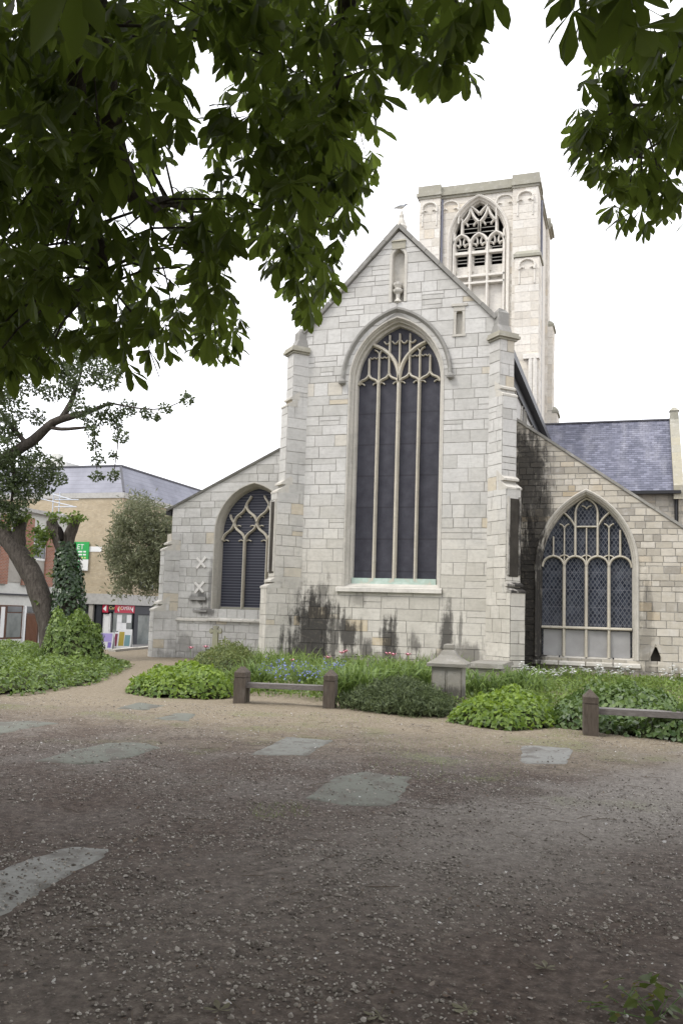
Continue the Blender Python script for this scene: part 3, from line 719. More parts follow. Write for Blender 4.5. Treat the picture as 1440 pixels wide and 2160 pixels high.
for q in (-1, 1): mb.prism([(.8+q*.2, YA-.006, .78), (.8+q*.2, YA-.006, 1.06), (.8+q*.02, YA-.006, 1.06), (.8+q*.02, YA-.006, 1.0), (.8+q*.06, YA-.006, .97), (.8+q*.07, YA-.006, .90), (.8+q*.13, YA-.006, .9), (.8+q*.145, YA-.006, .82)][::q], (0, .1, 0))
mb.box((.6, YA-.03, .42), (1.0, YA+.15, .482)); cobj(mb, 'cusped_head', M_RA, pis)
mb = MB()
for i in range(8):
    xa = -3.5+i*.86; xb = xa+.85; mb.tint = rng.random(); za, zb_ = rtop(xa), rtop(xb)
    mb.hexa([(xa, YA-.07, za), (xb, YA-.07, zb_), (xb, YA+.4, zb_), (xa, YA+.4, za), (xa, YA-.09, za+.09), (xb, YA-.09, zb_+.09), (xb, YA+.4, zb_+.12), (xa, YA+.4, za+.12)])
cobj(mb, 'aisle_coping', M_COP)
mb = MB(); mb.hexa([(XR, YA+.1, rtop(XR)-.2), (3.4, YA+.1, rtop(3.4)-.2), (3.4, 39.5, rtop(3.4)-.2), (XR, 39.5, rtop(XR)-.2), (XR, YA+.1, rtop(XR)-.05), (3.4, YA+.1, rtop(3.4)-.05), (3.4, 39.5, rtop(3.4)-.05), (XR, 39.5, rtop(XR)-.05)])
mb.box((3.0, YA+.1, -.1), (3.38, 39.5, 3.0)); cobj(mb, 'aisle_roof', M_LEAD)

# ---------------------------------------------------------------- left (south) aisle
def ltop(x): return 5.21+.4925*(x+15.22)
ll = lambda z: -15.22 if z <= 5.21 else -15.22+(z-5.21)/.4925
lr = lambda z: XL+.1
W3 = dict(cx=-12.13, z0=1.72, zs=4.35, a=1.38, r=1.68)
S3_ = dict(W3); S3_['a'] += .05; S3_['r'] += .06
h3 = hole_fn(**S3_)
mb = MB(); backing(mb, plA, ll, lr, [h3], -.1, 7.6); lwall = cobj(mb, 'aisle_wall', M_MORT)
Q = coursed(ll, lr, [h3], 0, 1.4, (.2, .34), (.28, .62), rng, (), .2) + coursed(ll, lr, [h3], 1.4, 7.55, (.24, .34), (.28, .62), rng, (1.72, 4.35, 5.21), .05)
mb = MB()
for q in Q:
    if qarea(q) > .003: stone_geo(mb, plA, q, rng2, gap=.008, bev=.007, proud=(.002, .013), tint=min(.8, .1+.62*rng2.random()) if rng2.random() > .03 else .9)
cobj(mb, 'walling_stones', M_LA, lwall, kind='stuff')
YG3 = YA+.40; mb = MB(); mb.tint = .3
frame_ring(mb, W3, YA, [(.055, .01), (.05, -.02), (.02, -.02), (.0, .03), (-.03, .12), (-.06, .2), (-.08, .3), (-.10, .46)])
win3 = cobj(mb, 'aisle_window', M_DRESS)
for i in range(7):
    m = MB(); m.tint = .5+.5*rng.random(); x0 = -13.62+i*.44; m.hexa([(x0, YA-.12, 1.30), (x0+.425, YA-.12, 1.30), (x0+.425, YA+.4, 1.3), (x0, YA+.4, 1.3), (x0, YA-.12, 1.36), (x0+.425, YA-.12, 1.36), (x0+.425, YA+.36, 1.60), (x0, YA+.36, 1.60)]); cobj(m, 'sill_stone', M_DRESS, win3)
m = MB(); m.tint = .1; m.box((-13.36, YA+.3, 1.56), (-10.9, YA+.46, 1.80)); cobj(m, 'sill_course', M_LICH, win3)
LW3 = (W3['a']-.10)*2/3; x3 = [W3['cx']-1.5*LW3+i*LW3 for i in range(4)]; sp3 = 4.10
glass_lights(win3, W3, YG3+.02, list(zip(x3, x3[1:])), 4.35, M_GL2, off=-.1)
for x in x3[1:3]:
    m = MB(); m.tint = .5; sweep(m, [(x, 1.75), (x, sp3)], YG3, .045, .15); cobj(m, 'mullion', M_TRAC, win3)
m = MB(); m.tint = .5
hR = .62
for xa, xb in zip(x3, x3[1:]):
    xm = (xa+xb)/2
    sweep(m, ogee((xa, sp3), (xm, sp3+hR), .12), YG3, .042, .13); sweep(m, ogee((xb, sp3), (xm, sp3+hR), .12), YG3, .042, .13)
    for s_, x0 in ((1, xa), (-1, xb)): sweep(m, curve((x0+s_*.05, sp3-.02), (x0+s_*.24, sp3-.02), .2*s_, 5), YG3, .02, .08)
xm3 = [(a_+b_)/2 for a_, b_ in zip(x3, x3[1:])]
for k_ in (1, 2):                                        # net of reticulated loops
    for s_ in (-1, 1):
        xs = x3[k_]; sweep(m, ogee((xs+s_*LW3/2, sp3+hR), (xs, sp3+2*hR), .12), YG3, .042, .13)
    for s_ in (-1, 1):
        for q in (-.12, .2): sweep(m, curve((x3[k_]+s_*.33, sp3+hR+q), (x3[k_]+s_*.18, sp3+hR+q), -.2*s_, 4), YG3, .018, .08)
for s_ in (-1, 1): sweep(m, ogee((xm3[1]+s_*LW3/2, sp3+2*hR), (xm3[1]+s_*LW3/2-s_*.18, sp3+2*hR+.32), .05), YG3, .036, .12)
for xx in (xm3[0], xm3[2]): sweep(m, curve((xx, sp3+hR), (xx+(-.16 if xx < xm3[1] else .16), sp3+hR+.28), .1, 4), YG3, .036, .12)
cobj(m, 'tracery', M_TRAC, win3)
mb = MB()
for i in range(6):
    xa = -15.42+i*.9; xb = xa+.89; mb.tint = rng.random(); za, zb_ = ltop(xa), ltop(xb)
    mb.hexa([(xa, YA-.06, za-.01), (xb, YA-.06, zb_-.01), (xb, YA+.4, zb_), (xa, YA+.4, za), (xa, YA-.1, za+.06), (xb, YA-.1, zb_+.06), (xb, YA+.4, zb_+.09), (xa, YA+.4, za+.09)])
lcop = cobj(mb, 'aisle_coping', M_COP)
mb = MB(); mb.hexa([(-15.4, YA+.1, ltop(-15.4)-.15), (XL, YA+.1, ltop(XL)-.15), (XL, 39.5, ltop(XL)-.15), (-15.4, 39.5, ltop(-15.4)-.15), (-15.4, YA+.1, ltop(-15.4)), (XL, YA+.1, ltop(XL)), (XL, 39.5, ltop(XL)), (-15.4, 39.5, ltop(-15.4))])
mb.box((-15.2, YA+.1, -.1), (-14.8, 39.5, 5.1)); lroof = cobj(mb, 'aisle_roof', M_LEAD)
m = MB(); m.box((-15.5, YA+.02, 4.98), (-15.28, 39.5, 5.12)); cobj(m, 'gutter', M_IRON, lroof)
diag_buttress('buttress', -15.22, YA, -1, .55, [.06, .28, .55], [(4.2, 3.72), (2.12, 1.62)], M_LA, top=4.3)
g = NT('white_limewash'); g.princ((.66, .64, .6), .8, .2); 
for (px_, py_) in ((425, 1187), (421, 1239)):
    p = wp(px_, py_, YA-.03); m = MB()
    for a_, b_ in (((-.16, -.19), (.17, .2)), ((-.17, .17), (.17, -.16))): m.bar((p.x+a_[0], YA-.045, p.z+a_[1]), (p.x+b_[0], YA-.045, p.z+b_[1]), .035, .07, (0, 1, 0)) if False else m.obox(((p.x+(a_[0]+b_[0])/2), YA-.045-(.008 if a_[1] > 0 else 0), p.z+(a_[1]+b_[1])/2), ((b_[0]-a_[0])/2, 0, (b_[1]-a_[1])/2), (0, .02, 0), (-(b_[1]-a_[1])*.085, 0, (b_[0]-a_[0])*.085))
    cobj(m, 'tie_plate', g.m)
m = MB(); m.tint = .3; m.box((-14.35, YA-.09, 2.0), (-13.75, YA+.02, 2.12)); cobj(m, 'broken_ledge', M_COP); m = MB(); m.tint = .3; m.box((-14.2, YA-.06, 1.6), (-13.7, YA+.02, 1.66)); cobj(m, 'broken_ledge', M_COP)
m = MB(); m.tint = .5; m.hexa([(-15.2, YA-.07, 1.28), (-13.66, YA-.07, 1.28), (-13.66, YA+.02, 1.28), (-15.2, YA+.02, 1.28), (-15.2, YA-.06, 1.33), (-13.66, YA-.06, 1.33), (-13.66, YA+.02, 1.42), (-15.2, YA+.02, 1.42)]); cobj(m, 'string_course', M_DRESS)

# ---------------------------------------------------------------- tower
YT = 41.; TX0, TX1 = -9.83, -4.09; TD = TX1-TX0; TZ = 22.85
tz = lambda y: wp(1010, y, YT).z
tower_mb = MB(); tower_mb.tint = .5
W4 = dict(cx=-6.93, z0=15.0, zs=tz(505), a=1.38, r=tz(413)-tz(505)-.12)
S4 = dict(W4); S4['a'] += .14; S4['r'] += .16
h4 = hole_fn(**S4)
plT = Plane((0, YT, 0), (1, 0, 0), (0, -1, 0))
backing(tower_mb, plT, lambda z: TX0, lambda z: TX1, [h4], 8, TZ, .25)
tower_mb.add([(TX1, YT, 0), (TX1, YT+TD, 0), (TX1, YT+TD, TZ), (TX1, YT, TZ), (TX0, YT, 0), (TX0, YT+TD, 0), (TX0, YT+TD, TZ), (TX0, YT, TZ)], [(0, 1, 2, 3), (7, 6, 5, 4), (1, 5, 6, 2), (3, 2, 6, 7), (4, 0, 0, 4)][:4])
tower = cobj(tower_mb, 'tower', M_TW)
st = MB(); r3 = random.Random(9)
for q in coursed(lambda z: TX0+1, lambda z: TX1-1.15, [h4], 12, TZ, (.32, .45), (.5, 1.0), r3): 
    if qarea(q) > .004: stone_geo(st, plT, q, r3, gap=.012, bev=.008, proud=(.003, .01))
def clasp(x0, x1, y0, y1, z0, z1):
    c_ = MB(); c_.tint = .5; c_.box((x0, y0, z0), (x1, y1, z1))
    for o_, u_, n_, ln in (((x0, y0, 0), (1, 0, 0), (0, -1, 0), x1-x0), ((x1, y0, 0), (0, 1, 0), (1, 0, 0), y1-y0)):
        for q in coursed(lambda z: 0, lambda z: ln, [], z0, z1, (.34, .5), (.45, .8), r3, jump=0): stone_geo(st, Plane(o_, u_, n_), q, r3, gap=.012, bev=.008, proud=(.003, .01))
    return c_
c1 = clasp(TX0-.05, TX0+1.0, YT-.22, YT+1.0, 8, TZ-.1); cobj(c1, 'corner_buttress', M_TW, tower)
c2 = clasp(TX1-1.15, TX1+.05, YT-.22, YT+1.0, 8, TZ-.1); cobj(c2, 'corner_buttress', M_TW, tower)
c3 = clasp(TX1-1.0, TX1+.16, YT-.42, YT+.9, 8, tz(560)); cobj(c3, 'corner_buttress', M_TW, tower)
c4 = clasp(TX1-.6, TX1+.12, YT+TD-1.1, YT+TD+.2, 8, TZ-.1); cobj(c4, 'corner_buttress', M_TW, tower)
c5 = clasp(TX1-.6, TX1+.38, YT+TD-1.0, YT+TD+.3, 8, tz(632)); cobj(c5, 'corner_buttress', M_TW, tower)
c6 = clasp(TX1-.6, TX1+.62, YT+TD-1.0, YT+TD+.4, 8, tz(830)); cobj(c6, 'corner_buttress', M_TW, tower)
cobj(st, 'tower_stones', M_TW, tower, kind='stuff')
m = MB(); m.tint = .2
zc = tz(552)
for (x0, x1, y0, y1, z) in ((TX1-1.06, TX1+.24, YT-.50, YT+.9, zc), (TX1-.6, TX1+.46, YT+TD-1.0, YT+TD+.34, tz(625)), (TX1-.6, TX1+.7, YT+TD-1.0, YT+TD+.44, tz(822))):
    m = MB(); m.tint = .2
    m.hexa([(x0, y0, z-.16), (x1, y0, z-.16), (x1, y1, z-.16), (x0, y1, z-.16), (x0, y0, z-.02), (x1, y0, z-.02), (x1, y1, z-.02), (x0, y1, z-.02)])
    m.hexa([(x0, y0, z-.02), (x1, y0, z-.02), (x1, y1, z-.02), (x0, y1, z-.02), (x0+.1, y0+.26, z+.22), (x1-.18, y0+.26, z+.22), (x1-.18, y1, z+.22), (x0+.1, y1, z+.22)])
    cobj(m, 'string_course', M_LICH, tower)
m = MB(); m.tint = .4
for (z0_, z1_, o_) in ((TZ-.28, TZ-.16, .10), (TZ-.16, TZ+.02, .20), (TZ+.02, TZ+.34, .10)):
    m.box((TX0+.9, YT-o_, z0_), (TX1-1.1, YT+.3, z1_)); 
    for xa, xb, ya, yb in ((TX0-.05-o_*.7, TX0+1.0+o_*.3, YT-.22-o_*.7, YT+1), (TX1-1.15-o_*.3, TX1+.05+o_*.7, YT-.22-o_*.7, YT+1), (TX1-.5, TX1+.02+o_*.6, YT+.95, YT+TD-1), (TX1-.6, TX1+.14+o_, YT+TD-1.1, YT+TD+.2+o_)):
        m.box((xa, ya, z0_+.001), (xb, yb, z1_+(.06 if z1_ > TZ+.1 and xb-xa < 2 and ya < YT else 0)))
cobj(m, 'cornice', M_LICH, tower)
mb = MB(); mb.tint = .6
frame_ring(mb, W4, YT, [(.14, 0), (.18, -.07), (.13, -.14), (.06, -.1), (.03, .05), (-.03, .1), (-.05, .2), (-.09, .24), (-.1, .55)])
bw = cobj(mb, 'belfry_window', M_TW, tower)
YGT = YT+.45; m = MB(); pts = arch(W4['cx'], W4['z0'], W4['zs'], 1.36, W4['r']); m.add([(x, YGT+.25, z) for x, z in pts], [list(range(len(pts)))[::-1]]); cobj(m, 'dark_opening', plain('black_void', (.012, .011, .01), .9, .05), bw)
LW4 = 1.29*2/3; x4 = [W4['cx']-1.5*LW4+i*LW4 for i in range(4)]; hs_ = tz(509); ha = tz(493); zt_ = tz(528); zo = tz(553)
m = MB(); m.tint = .7
for x in (x4[1], x4[2]): sweep(m, [(x, 15), (x, hs_)], YGT-.1, .085, .3)
for x in (x4[0]+.04, x4[3]-.04): sweep(m, [(x, 15), (x, hs_+.6)], YGT-.1, .09, .28)
for xa, xb in zip(x4, x4[1:]):
    xm = (xa+xb)/2
    sweep(m, curve((xa, hs_), (xm, ha+.1), .14, 6)+curve((xm, ha+.1), (xb, hs_), .14, 6)[1:], YGT-.1, .085, .28)
    for s_, x0 in ((1, xa), (-1, xb)):
        sweep(m, curve((x0+s_*.1, hs_+.02), (x0+s_*.3, hs_-.1), .2*s_, 4), YGT-.1, .05, .16); sweep(m, curve((x0+s_*.24, ha-.02), (x0+s_*.33, hs_-.02), .15*s_, 4), YGT-.1, .05, .16)
        m.box((x0+s_*.06-.1, YGT-.08, zo-.3), (x0+s_*.06+.1, YGT+.2, hs_-.1))
    m.box((xa, YGT-.33, zt_-.09), (xb, YGT-.05, zt_+.05)); 
    for zz in (tz(576), tz(591)): m.hexa([(xa, YGT-.38, zz-.12), (xb, YGT-.38, zz-.12), (xb, YGT+.2, zz-.12), (xa, YGT+.2, zz-.12), (xa, YGT-.38, zz-.03), (xb, YGT-.38, zz-.03), (xb, YGT-.1, zz+.1), (xa, YGT-.1, zz+.1)])
    m.box((xa, YGT-.06, 15), (xb, YGT+.2, tz(579))); m.box((xa, YGT-.02, tz(579)), (xb, YGT+.2, zo))
for k_, xx in enumerate((x4[1], x4[2])):
    tp = tz(432)
    for s_ in (-1, 1):
        sweep(m, curve((xx+s_*LW4/2, ha+.12), (xx+s_*LW4*.5, tz(465)), 0, 3)+curve((xx+s_*LW4*.5, tz(465)), (xx, tp), .1*s_, 6)[1:], YGT-.1, .08, .26)
        sweep(m, curve((xx+s_*.36, tz(462)), (xx+s_*.14, tz(470)), -.2*s_, 4), YGT-.1, .05, .16)
for s_ in (-1, 1): sweep(m, curve((W4['cx'], tz(447)), (W4['cx']+s_*.5, tz(428)), .05*s_, 4), YGT-.1, .07, .24)
for s_ in (-1, 1): sweep(m, [(W4['cx']+s_*.86, ha+.05), (W4['cx']+s_*.86, tz(455))], YGT-.1, .06, .22)
cobj(m, 'tracery', M_TW, bw)
M_LOUV = plain('pale_louvre', (.50, .48, .44), .8, .2)
for xa, xb in zip(x4, x4[1:]):
    for yy in (505, 515, 522, 538, 545): 
        m = MB(); z = tz(yy); m.hexa([(xa+.12, YGT-.08, z-.05), (xb-.12, YGT-.08, z-.05), (xb-.12, YGT+.14, z+.05), (xa+.12, YGT+.14, z+.05), (xa+.12, YGT-.08, z-.015), (xb-.12, YGT-.08, z-.015), (xb-.12, YGT+.14, z+.085), (xa+.12, YGT+.14, z+.085)]); cobj(m, 'louvre', M_LOUV, bw)
for xx in (x4[1], x4[2]):
    for yy in (452, 462, 472, 481): 
        m = MB(); z = tz(yy); m.hexa([(xx-.36, YGT-.06, z-.05), (xx+.36, YGT-.06, z-.05), (xx+.36, YGT+.14, z+.05), (xx-.36, YGT+.14, z+.05), (xx-.36, YGT-.06, z-.015), (xx+.36, YGT-.06, z-.015), (xx+.36, YGT+.14, z+.085), (xx-.36, YGT+.14, z+.085)]); cobj(m, 'louvre', M_LOUV, bw)
# blind cusped panels beside the window and on the buttress heads
m = MB(); m.tint = .7
def cusped(xc_, z_, w_, Yp):
    m = MB(); m.tint = .7
    sweep(m, curve((xc_-w_, z_-.5), (xc_, z_), .28, 6)+curve((xc_, z_), (xc_+w_, z_-.5), .28, 6)[1:], Yp, .05, .12)
    for s_ in (-1, 1): sweep(m, curve((xc_+s_*w_*.95, z_-.48), (xc_+s_*w_*.4, z_-.42), -.3*s_, 5), Yp, .04, .1); sweep(m, [(xc_+s_*w_, z_-.5), (xc_+s_*w_, z_-1.2)], Yp, .04, .06)
    cobj(m, 'blind_panel', M_TW, tower)
cusped(-8.35, TZ-.45, .42, YT); cusped(-5.65, TZ-.45, .42, YT); cusped(TX0+.47, TZ-.5, .36, YT-.22); cusped(TX1-.55, TZ-.5, .36, YT-.22); cusped(TX1-.42, zc-.3, .36, YT-.42)
m = MB(); m.tube([(TX0+1.08, YT-.1, 10), (TX0+1.08, YT-.1, TZ-.35)], .06, 8); m.tube([(TX1+.1, YT+1.1, 10), (TX1+.1, YT+1.1, TZ-.4)], .07, 8); cobj(m, 'downpipe', plain('grey_pipe', (.16, .165, .2), .5, .4), tower)
m = MB(); m.tint = .8
for x in (TX1-.2, TX1+.0): m.tube([(x, YT-.5, 9), (x, YT-.5, tz(765))], .11, 8)
m.box((TX1-.55, YT-.6, tz(770)), (TX1+.2, YT-.2, tz(760))); cobj(m, 'angle_shaft', M_TW, tower)

# ---------------------------------------------------------------- transept to the right of the tower
YR, YE = 44.2, 40.9
rz_ = 1.65+(wp(1285, 891, YR).z-1.65); ez = wp(1390, 1035, YE).z
tx1 = wp(1411, 890, YR).x
mb = MB(); mb.tint = .5; pl = Plane((0, YE+.2, 0), (1, 0, 0), (0, -1, 0))
mb.box((TX1-.5, YE+.2, 0), (tx1+.55, YE+.6, ez)); tw_ = cobj(mb, 'transept_wall', M_MORT); st = MB()
for q in coursed(lambda z: -2.5, lambda z: tx1+.55, [], 4, ez, (.2, .28), (.3, .6), rng): stone_geo(st, pl, q, rng2)
cobj(st, 'walling_stones', M_RA, tw_, kind='stuff')
g = NT('slate'); P = g.pos(); t = g.tint(); nn = g.noise(g.scale(P, (1.6, .5, .5)), .8, 5, .65); c = g.ramp(t, [(0, (.095, .10, .135)), (.6, (.135, .14, .185)), (1, (.19, .195, .25))])
c = g.mix(g.math('MULTIPLY', g.step(nn, .45, .7), .55), c, (.30, .30, .34)); g.princ(c, .55, .4); M_SLATE = g.m
def slates(name, x0, x1, y0, z0, y1, z1, rows, wid, parent, rr, axis='x'):
    mb = MB(); dz = (z1-z0)/rows; dy = (y1-y0)/rows
    for r_ in range(rows):
        x = x0-(wid/2 if r_ % 2 else 0); ya, za = y0+dy*r_, z0+dz*r_
        while x < x1:
            a, b = max(x, x0), min(x+wid, x1); mb.tint = rr.random()
            if b-a > .02:
                o_ = .03+rr.uniform(0, .01)
                if axis == 'x': mb.add([(a+.004, ya-.02*0, za+o_), (b-.004, ya, za+o_), (b-.004, ya+dy*1.15, za+dz*1.15+.008), (a+.004, ya+dy*1.15, za+dz*1.15+.008), (a+.004, ya, za+.0), (b-.004, ya, za+.0)], [(0, 1, 2, 3), (4, 5, 1, 0)])
                else: mb.add([(ya, b-.004, za+o_), (ya, a+.004, za+o_), (ya+dy*1.15, a+.004, za+dz*1.15+.008), (ya+dy*1.15, b-.004, za+dz*1.15+.008), (ya, b-.004, za), (ya, a+.004, za)], [(0, 1, 2, 3), (4, 5, 1, 0)])
            x += wid
    return mb
mb = MB(); mb.add([(TX1-.5, YE, ez-.03), (tx1, YE, ez-.03), (tx1, YR, rz_-.03), (TX1-.5, YR, rz_-.03), (TX1-.5, YR+3.3, ez), (tx1, YR+3.3, ez)], [(0, 1, 2, 3), (3, 2, 5, 4)]); tr = cobj(mb, 'transept_roof', M_LEAD)
cobj(slates('slates', TX1-.5, tx1, YE-.05, ez-.02, YR, rz_, 34, .26, tr, rng), 'slates', M_SLATE, tr, kind='stuff')
m = MB(); m.bar((TX1-.5, YR, rz_+.03), (tx1, YR, rz_+.03), .2, .07); cobj(m, 'ridge_cap', M_LEAD, tr)
mb = MB(); k = 9
for i in range(k):
    ya, yb = YE-.15+(YR-YE+.15)*i/k, YE-.15+(YR-YE+.15)*(i+.99)/k; za, zb_ = ez+(rz_-ez)*(i/k), ez+(rz_-ez)*((i+.99)/k); mb.tint = rng.random()
    mb.hexa([(tx1, ya, za-.4), (tx1+.42, ya, za-.4), (tx1+.42, yb, zb_-.4), (tx1, yb, zb_-.4), (tx1, ya, za+.22), (tx1+.42, ya, za+.22), (tx1+.42, yb, zb_+.22), (tx1, yb, zb_+.22)])
mb.box((tx1+.02, YR-.2, rz_), (tx1+.4, YR+.2, rz_+.42)); mb.hexa([(tx1-.02, YR-.25, rz_+.42), (tx1+.44, YR-.25, rz_+.42), (tx1+.44, YR+.25, rz_+.42), (tx1-.02, YR+.25, rz_+.42), (tx1+.15, YR-.05, rz_+.62), (tx1+.27, YR-.05, rz_+.62), (tx1+.27, YR+.05, rz_+.62), (tx1+.15, YR+.05, rz_+.62)])
mb.add([(tx1+.2, YE, 0), (tx1+.2, YR+3.3, 0), (tx1+.2, YR+3.3, ez), (tx1+.2, YR, rz_), (tx1+.2, YE, ez)], [(0, 1, 2, 3, 4)])
cobj(mb, 'transept_coping', M_LICH)
m = MB(); m.box((-3, YE-.25, ez-.16), (tx1+.3, YE+.05, ez-.02)); m.tube([(tx1+.1, YE-.05, ez-.1), (tx1+.1, YE+.05, ez-.6), (tx1+.1, YE+.1, 2)], .07, 8); cobj(m, 'gutter_and_downpipe', M_IRON)

# ================================================================== THE STREET TO THE LEFT
SZ = -.8
def brick_mat(name, c1, c2, mort, sc, axis):
    g = NT(name); P = g.pos(); X, Y, Z = g.xyz(P); cb = g.n('CombineXYZ'); g.l(Y if axis == 'y' else X, cb.inputs[0]); g.l(Z, cb.inputs[1])
    b = g.n('TexBrick'); b.inputs['Scale'].default_value = sc; b.inputs['Color1'].default_value = (*c1, 1); b.inputs['Color2'].default_value = (*c2, 1); b.inputs['Mortar'].default_value = (*mort, 1)
    b.inputs['Mortar Size'].default_value = .012; b.inputs['Brick Width'].default_value = .23; b.inputs['Row Height'].default_value = .078; b.inputs['Bias'].default_value = -.1
    g.l(cb.outputs[0], b.inputs['Vector']); n = g.noise(P, .9, 5, .6); n2 = g.noise(P, 6, 4)
    c = g.mix(g.math('MULTIPLY', g.step(n, .4, .75), .4), b.outputs['Color'], tuple(x*.55 for x in c1)); c = g.mix(g.math('MULTIPLY', g.step(n2, .55, .75), .35), c, tuple(min(1, x*1.35) for x in c2))
    g.princ(c, .9, .2, g.bump(b.outputs['Fac'], -.4, .01)); return g.m
M_YBF = brick_mat('yellow_brick_front', (.40, .32, .205), (.50, .405, .27), (.36, .33, .27), 1, 'x')
M_YBS = brick_mat('yellow_brick_side', (.37, .295, .19), (.46, .37, .25), (.34, .31, .26), 1, 'y')
M_RB = brick_mat('red_brick', (.27, .105, .065), (.34, .145, .09), (.3, .26, .22), 1, 'y')
M_CREAM = plain('cream_render', (.56, .56, .52), .85, .2, .1)
M_CONC = plain('concrete_band', (.42, .41, .385), .85, .2, .25)
M_DARKFR = plain('charcoal_paint', (.022, .024, .03), .5, .4)
M_BROWN = plain('brown_timber', (.10, .045, .024), .55, .3, .3)
M_WHITE = plain('white_paint', (.72, .72, .7), .5, .3, .05)
g = NT('window_glass'); nn = g.noise(g.pos(), .8, 3); g.princ(g.ramp(nn, [(.3, (.05, .055, .06)), (.7, (.14, .15, .155))]), .08, .6); M_WG = g.m
g = NT('pale_shop_glass'); nn = g.noise(g.pos(), 1.2, 3); g.princ(g.ramp(nn, [(.3, (.12, .135, .13)), (.7, (.24, .26, .25))]), .12, .5); M_SG = g.m
M_RED = plain('red_sign', (.42, .02, .05), .5, .3, .05); M_TAN = plain('tan_panel', (.36, .34, .30), .8, .2)

# yellow brick corner building
ya = empty('brick_building', (-32, 50, SZ), 0, 'yellow brick corner building with slate mansard roof and red shop sign', 'building'); inv_a = Matrix.Translation((32, -50, -SZ))
def aobj(mb, name, mat, parent=None, kind=None, smooth=False):
    o = mb.build(name, mat, parent or ya, smooth, kind)
    if parent is None: o.matrix_parent_inverse = inv_a
    return o
AX, AY, EZ = -31.95, 50., 9.0
m = MB(); m.add([(-48, AY, 2.5), (AX, AY, 2.5), (AX, AY, EZ), (-48, AY, EZ)], [(0, 1, 2, 3)]); aobj(m, 'front_wall', M_YBF)
m = MB(); m.add([(AX, AY, 2.5), (AX, 82, 2.5), (AX, 82, EZ), (AX, AY, EZ)], [(0, 1, 2, 3)]); aobj(m, 'side_wall', M_YBS)
m = MB(); m.box((-48, AY-.08, EZ-.02), (AX+.08, AY+.3, EZ+.34)); m.box((AX-.3, AY+.3, EZ-.02), (AX+.08, 82, EZ+.34)); aobj(m, 'eaves_band', M_CONC)
m = MB(); m.box((-48, AY-.1, 1.85), (AX+.12, AY+.3, 2.55)); m.box((AX-.3, AY+.3, 1.85), (AX+.12, 82, 2.55)); aobj(m, 'fascia_band', M_CONC)
m = MB(); m.box((-35.0, AY-.03, 5.35), (-33.4, AY+.05, 5.7)); aobj(m, 'stone_band', M_WHITE)
RX, RY, RZ = AX-1.0, AY+1.0, 11.35
m = MB(); m.add([(-48, AY-.05, EZ+.34), (AX+.05, AY-.05, EZ+.34), (RX, RY, RZ), (-48, RY, RZ), (AX+.05, 82, EZ+.34), (RX, 82, RZ), (-48, 82, RZ)], [(0, 1, 2, 3), (1, 4, 5, 2), (3, 2, 5, 6)])
g = NT('mansard_slate'); P = g.pos(); X_, Y_, Z_ = g.xyz(P); f = g.math('ABSOLUTE', g.math('SUBTRACT', g.math('FRACT', g.math('MULTIPLY', Z_, 3.2)), .5)); n = g.noise(P, .7, 5, .6); c = g.ramp(n, [(.3, (.12, .125, .16)), (.7, (.22, .225, .27))]); c = g.mix(g.math('MULTIPLY', g.step(f, .44, .48), .6), c, (.07, .07, .09)); g.princ(c, .5, .4); rf = aobj(m, 'mansard_roof', g.m)
m = MB(); m.bar((RX-15, RY, RZ+.03), (RX, RY, RZ+.03), .16, .1); m.bar((RX, RY, RZ+.03), (RX, 82, RZ+.03), .16, .1); m.bar((AX+.02, AY-.02, EZ+.4), (RX, RY, RZ+.02), .14, .07); aobj(m, 'roof_flashing', M_LEAD, rf)
m = MB(); ch = wp(122, 965, 56); m.box((ch.x-.3, 55.7, RZ-.5), (ch.x+.3, 56.3, wp(122, 958, 56).z)); m.box((ch.x-2.2, 55, RZ-.5), (ch.x+1.6, 57, wp(122, 980, 56).z)); aobj(m, 'chimney', M_CREAM, rf)
# ground floor shopfront
m = MB(); m.box((-48, AY+.25, SZ), (AX-.2, AY+.6, 1.85)); m.box((AX-.6, AY+.6, SZ), (AX-.2, 82, 1.85)); aobj(m, 'shop_backing', M_DARKFR)
def frontrect(x0, y0, x1, y1, Y): a = wp(x0, (y0+y1)/2, Y); b = wp(x1, (y0+y1)/2, Y); return a.x, b.x, wp((x0+x1)/2, y1, Y).z, wp((x0+x1)/2, y0, Y).z
def siderect(x0, y0, x1, y1, X): a = xp(x0, (y0+y1)/2, X); b = xp(x1, (y0+y1)/2, X); return a.y, b.y, xp((x0+x1)/2, y1, X).z, xp((x0+x1)/2, y0, X).z
for (r_, mt, nm, dd) in (((202, 1275, 213, 1364), M_DARKFR, 'pilaster', .0), ((186, 1275, 195, 1364), M_TAN, 'pilaster', -.03), ((214, 1295, 227, 1364), M_WHITE, 'door_side_panel', .12), ((229, 1293, 231, 1364), M_WHITE, 'door_jamb', .06), ((217, 1274, 229, 1292), M_RED, 'shop_sign', -.02), ((229, 1276, 243.5, 1290), M_DARKFR, 'shop_sign', -.015)):
    x0, x1, z0_, z1_ = frontrect(*r_, AY); m = MB(); m.box((x0, AY+dd, max(z0_, SZ)), (x1, AY+dd+.2, z1_)); q = aobj(m, nm, mt)
    if nm == 'shop_sign' and mt is M_RED:
        cx_, cz_ = (x0+x1)/2, (z0_+z1_)/2; m = MB(); m.prism([(cx_+.08, AY-.03, cz_-.2), (cx_+.08, AY-.03, cz_+.22), (cx_-.18, AY-.03, cz_-.05)], (0, .02, 0)); aobj(m, 'arrow', M_WHITE, q).matrix_parent_inverse = Matrix.Identity(4)
XS = AX-.02
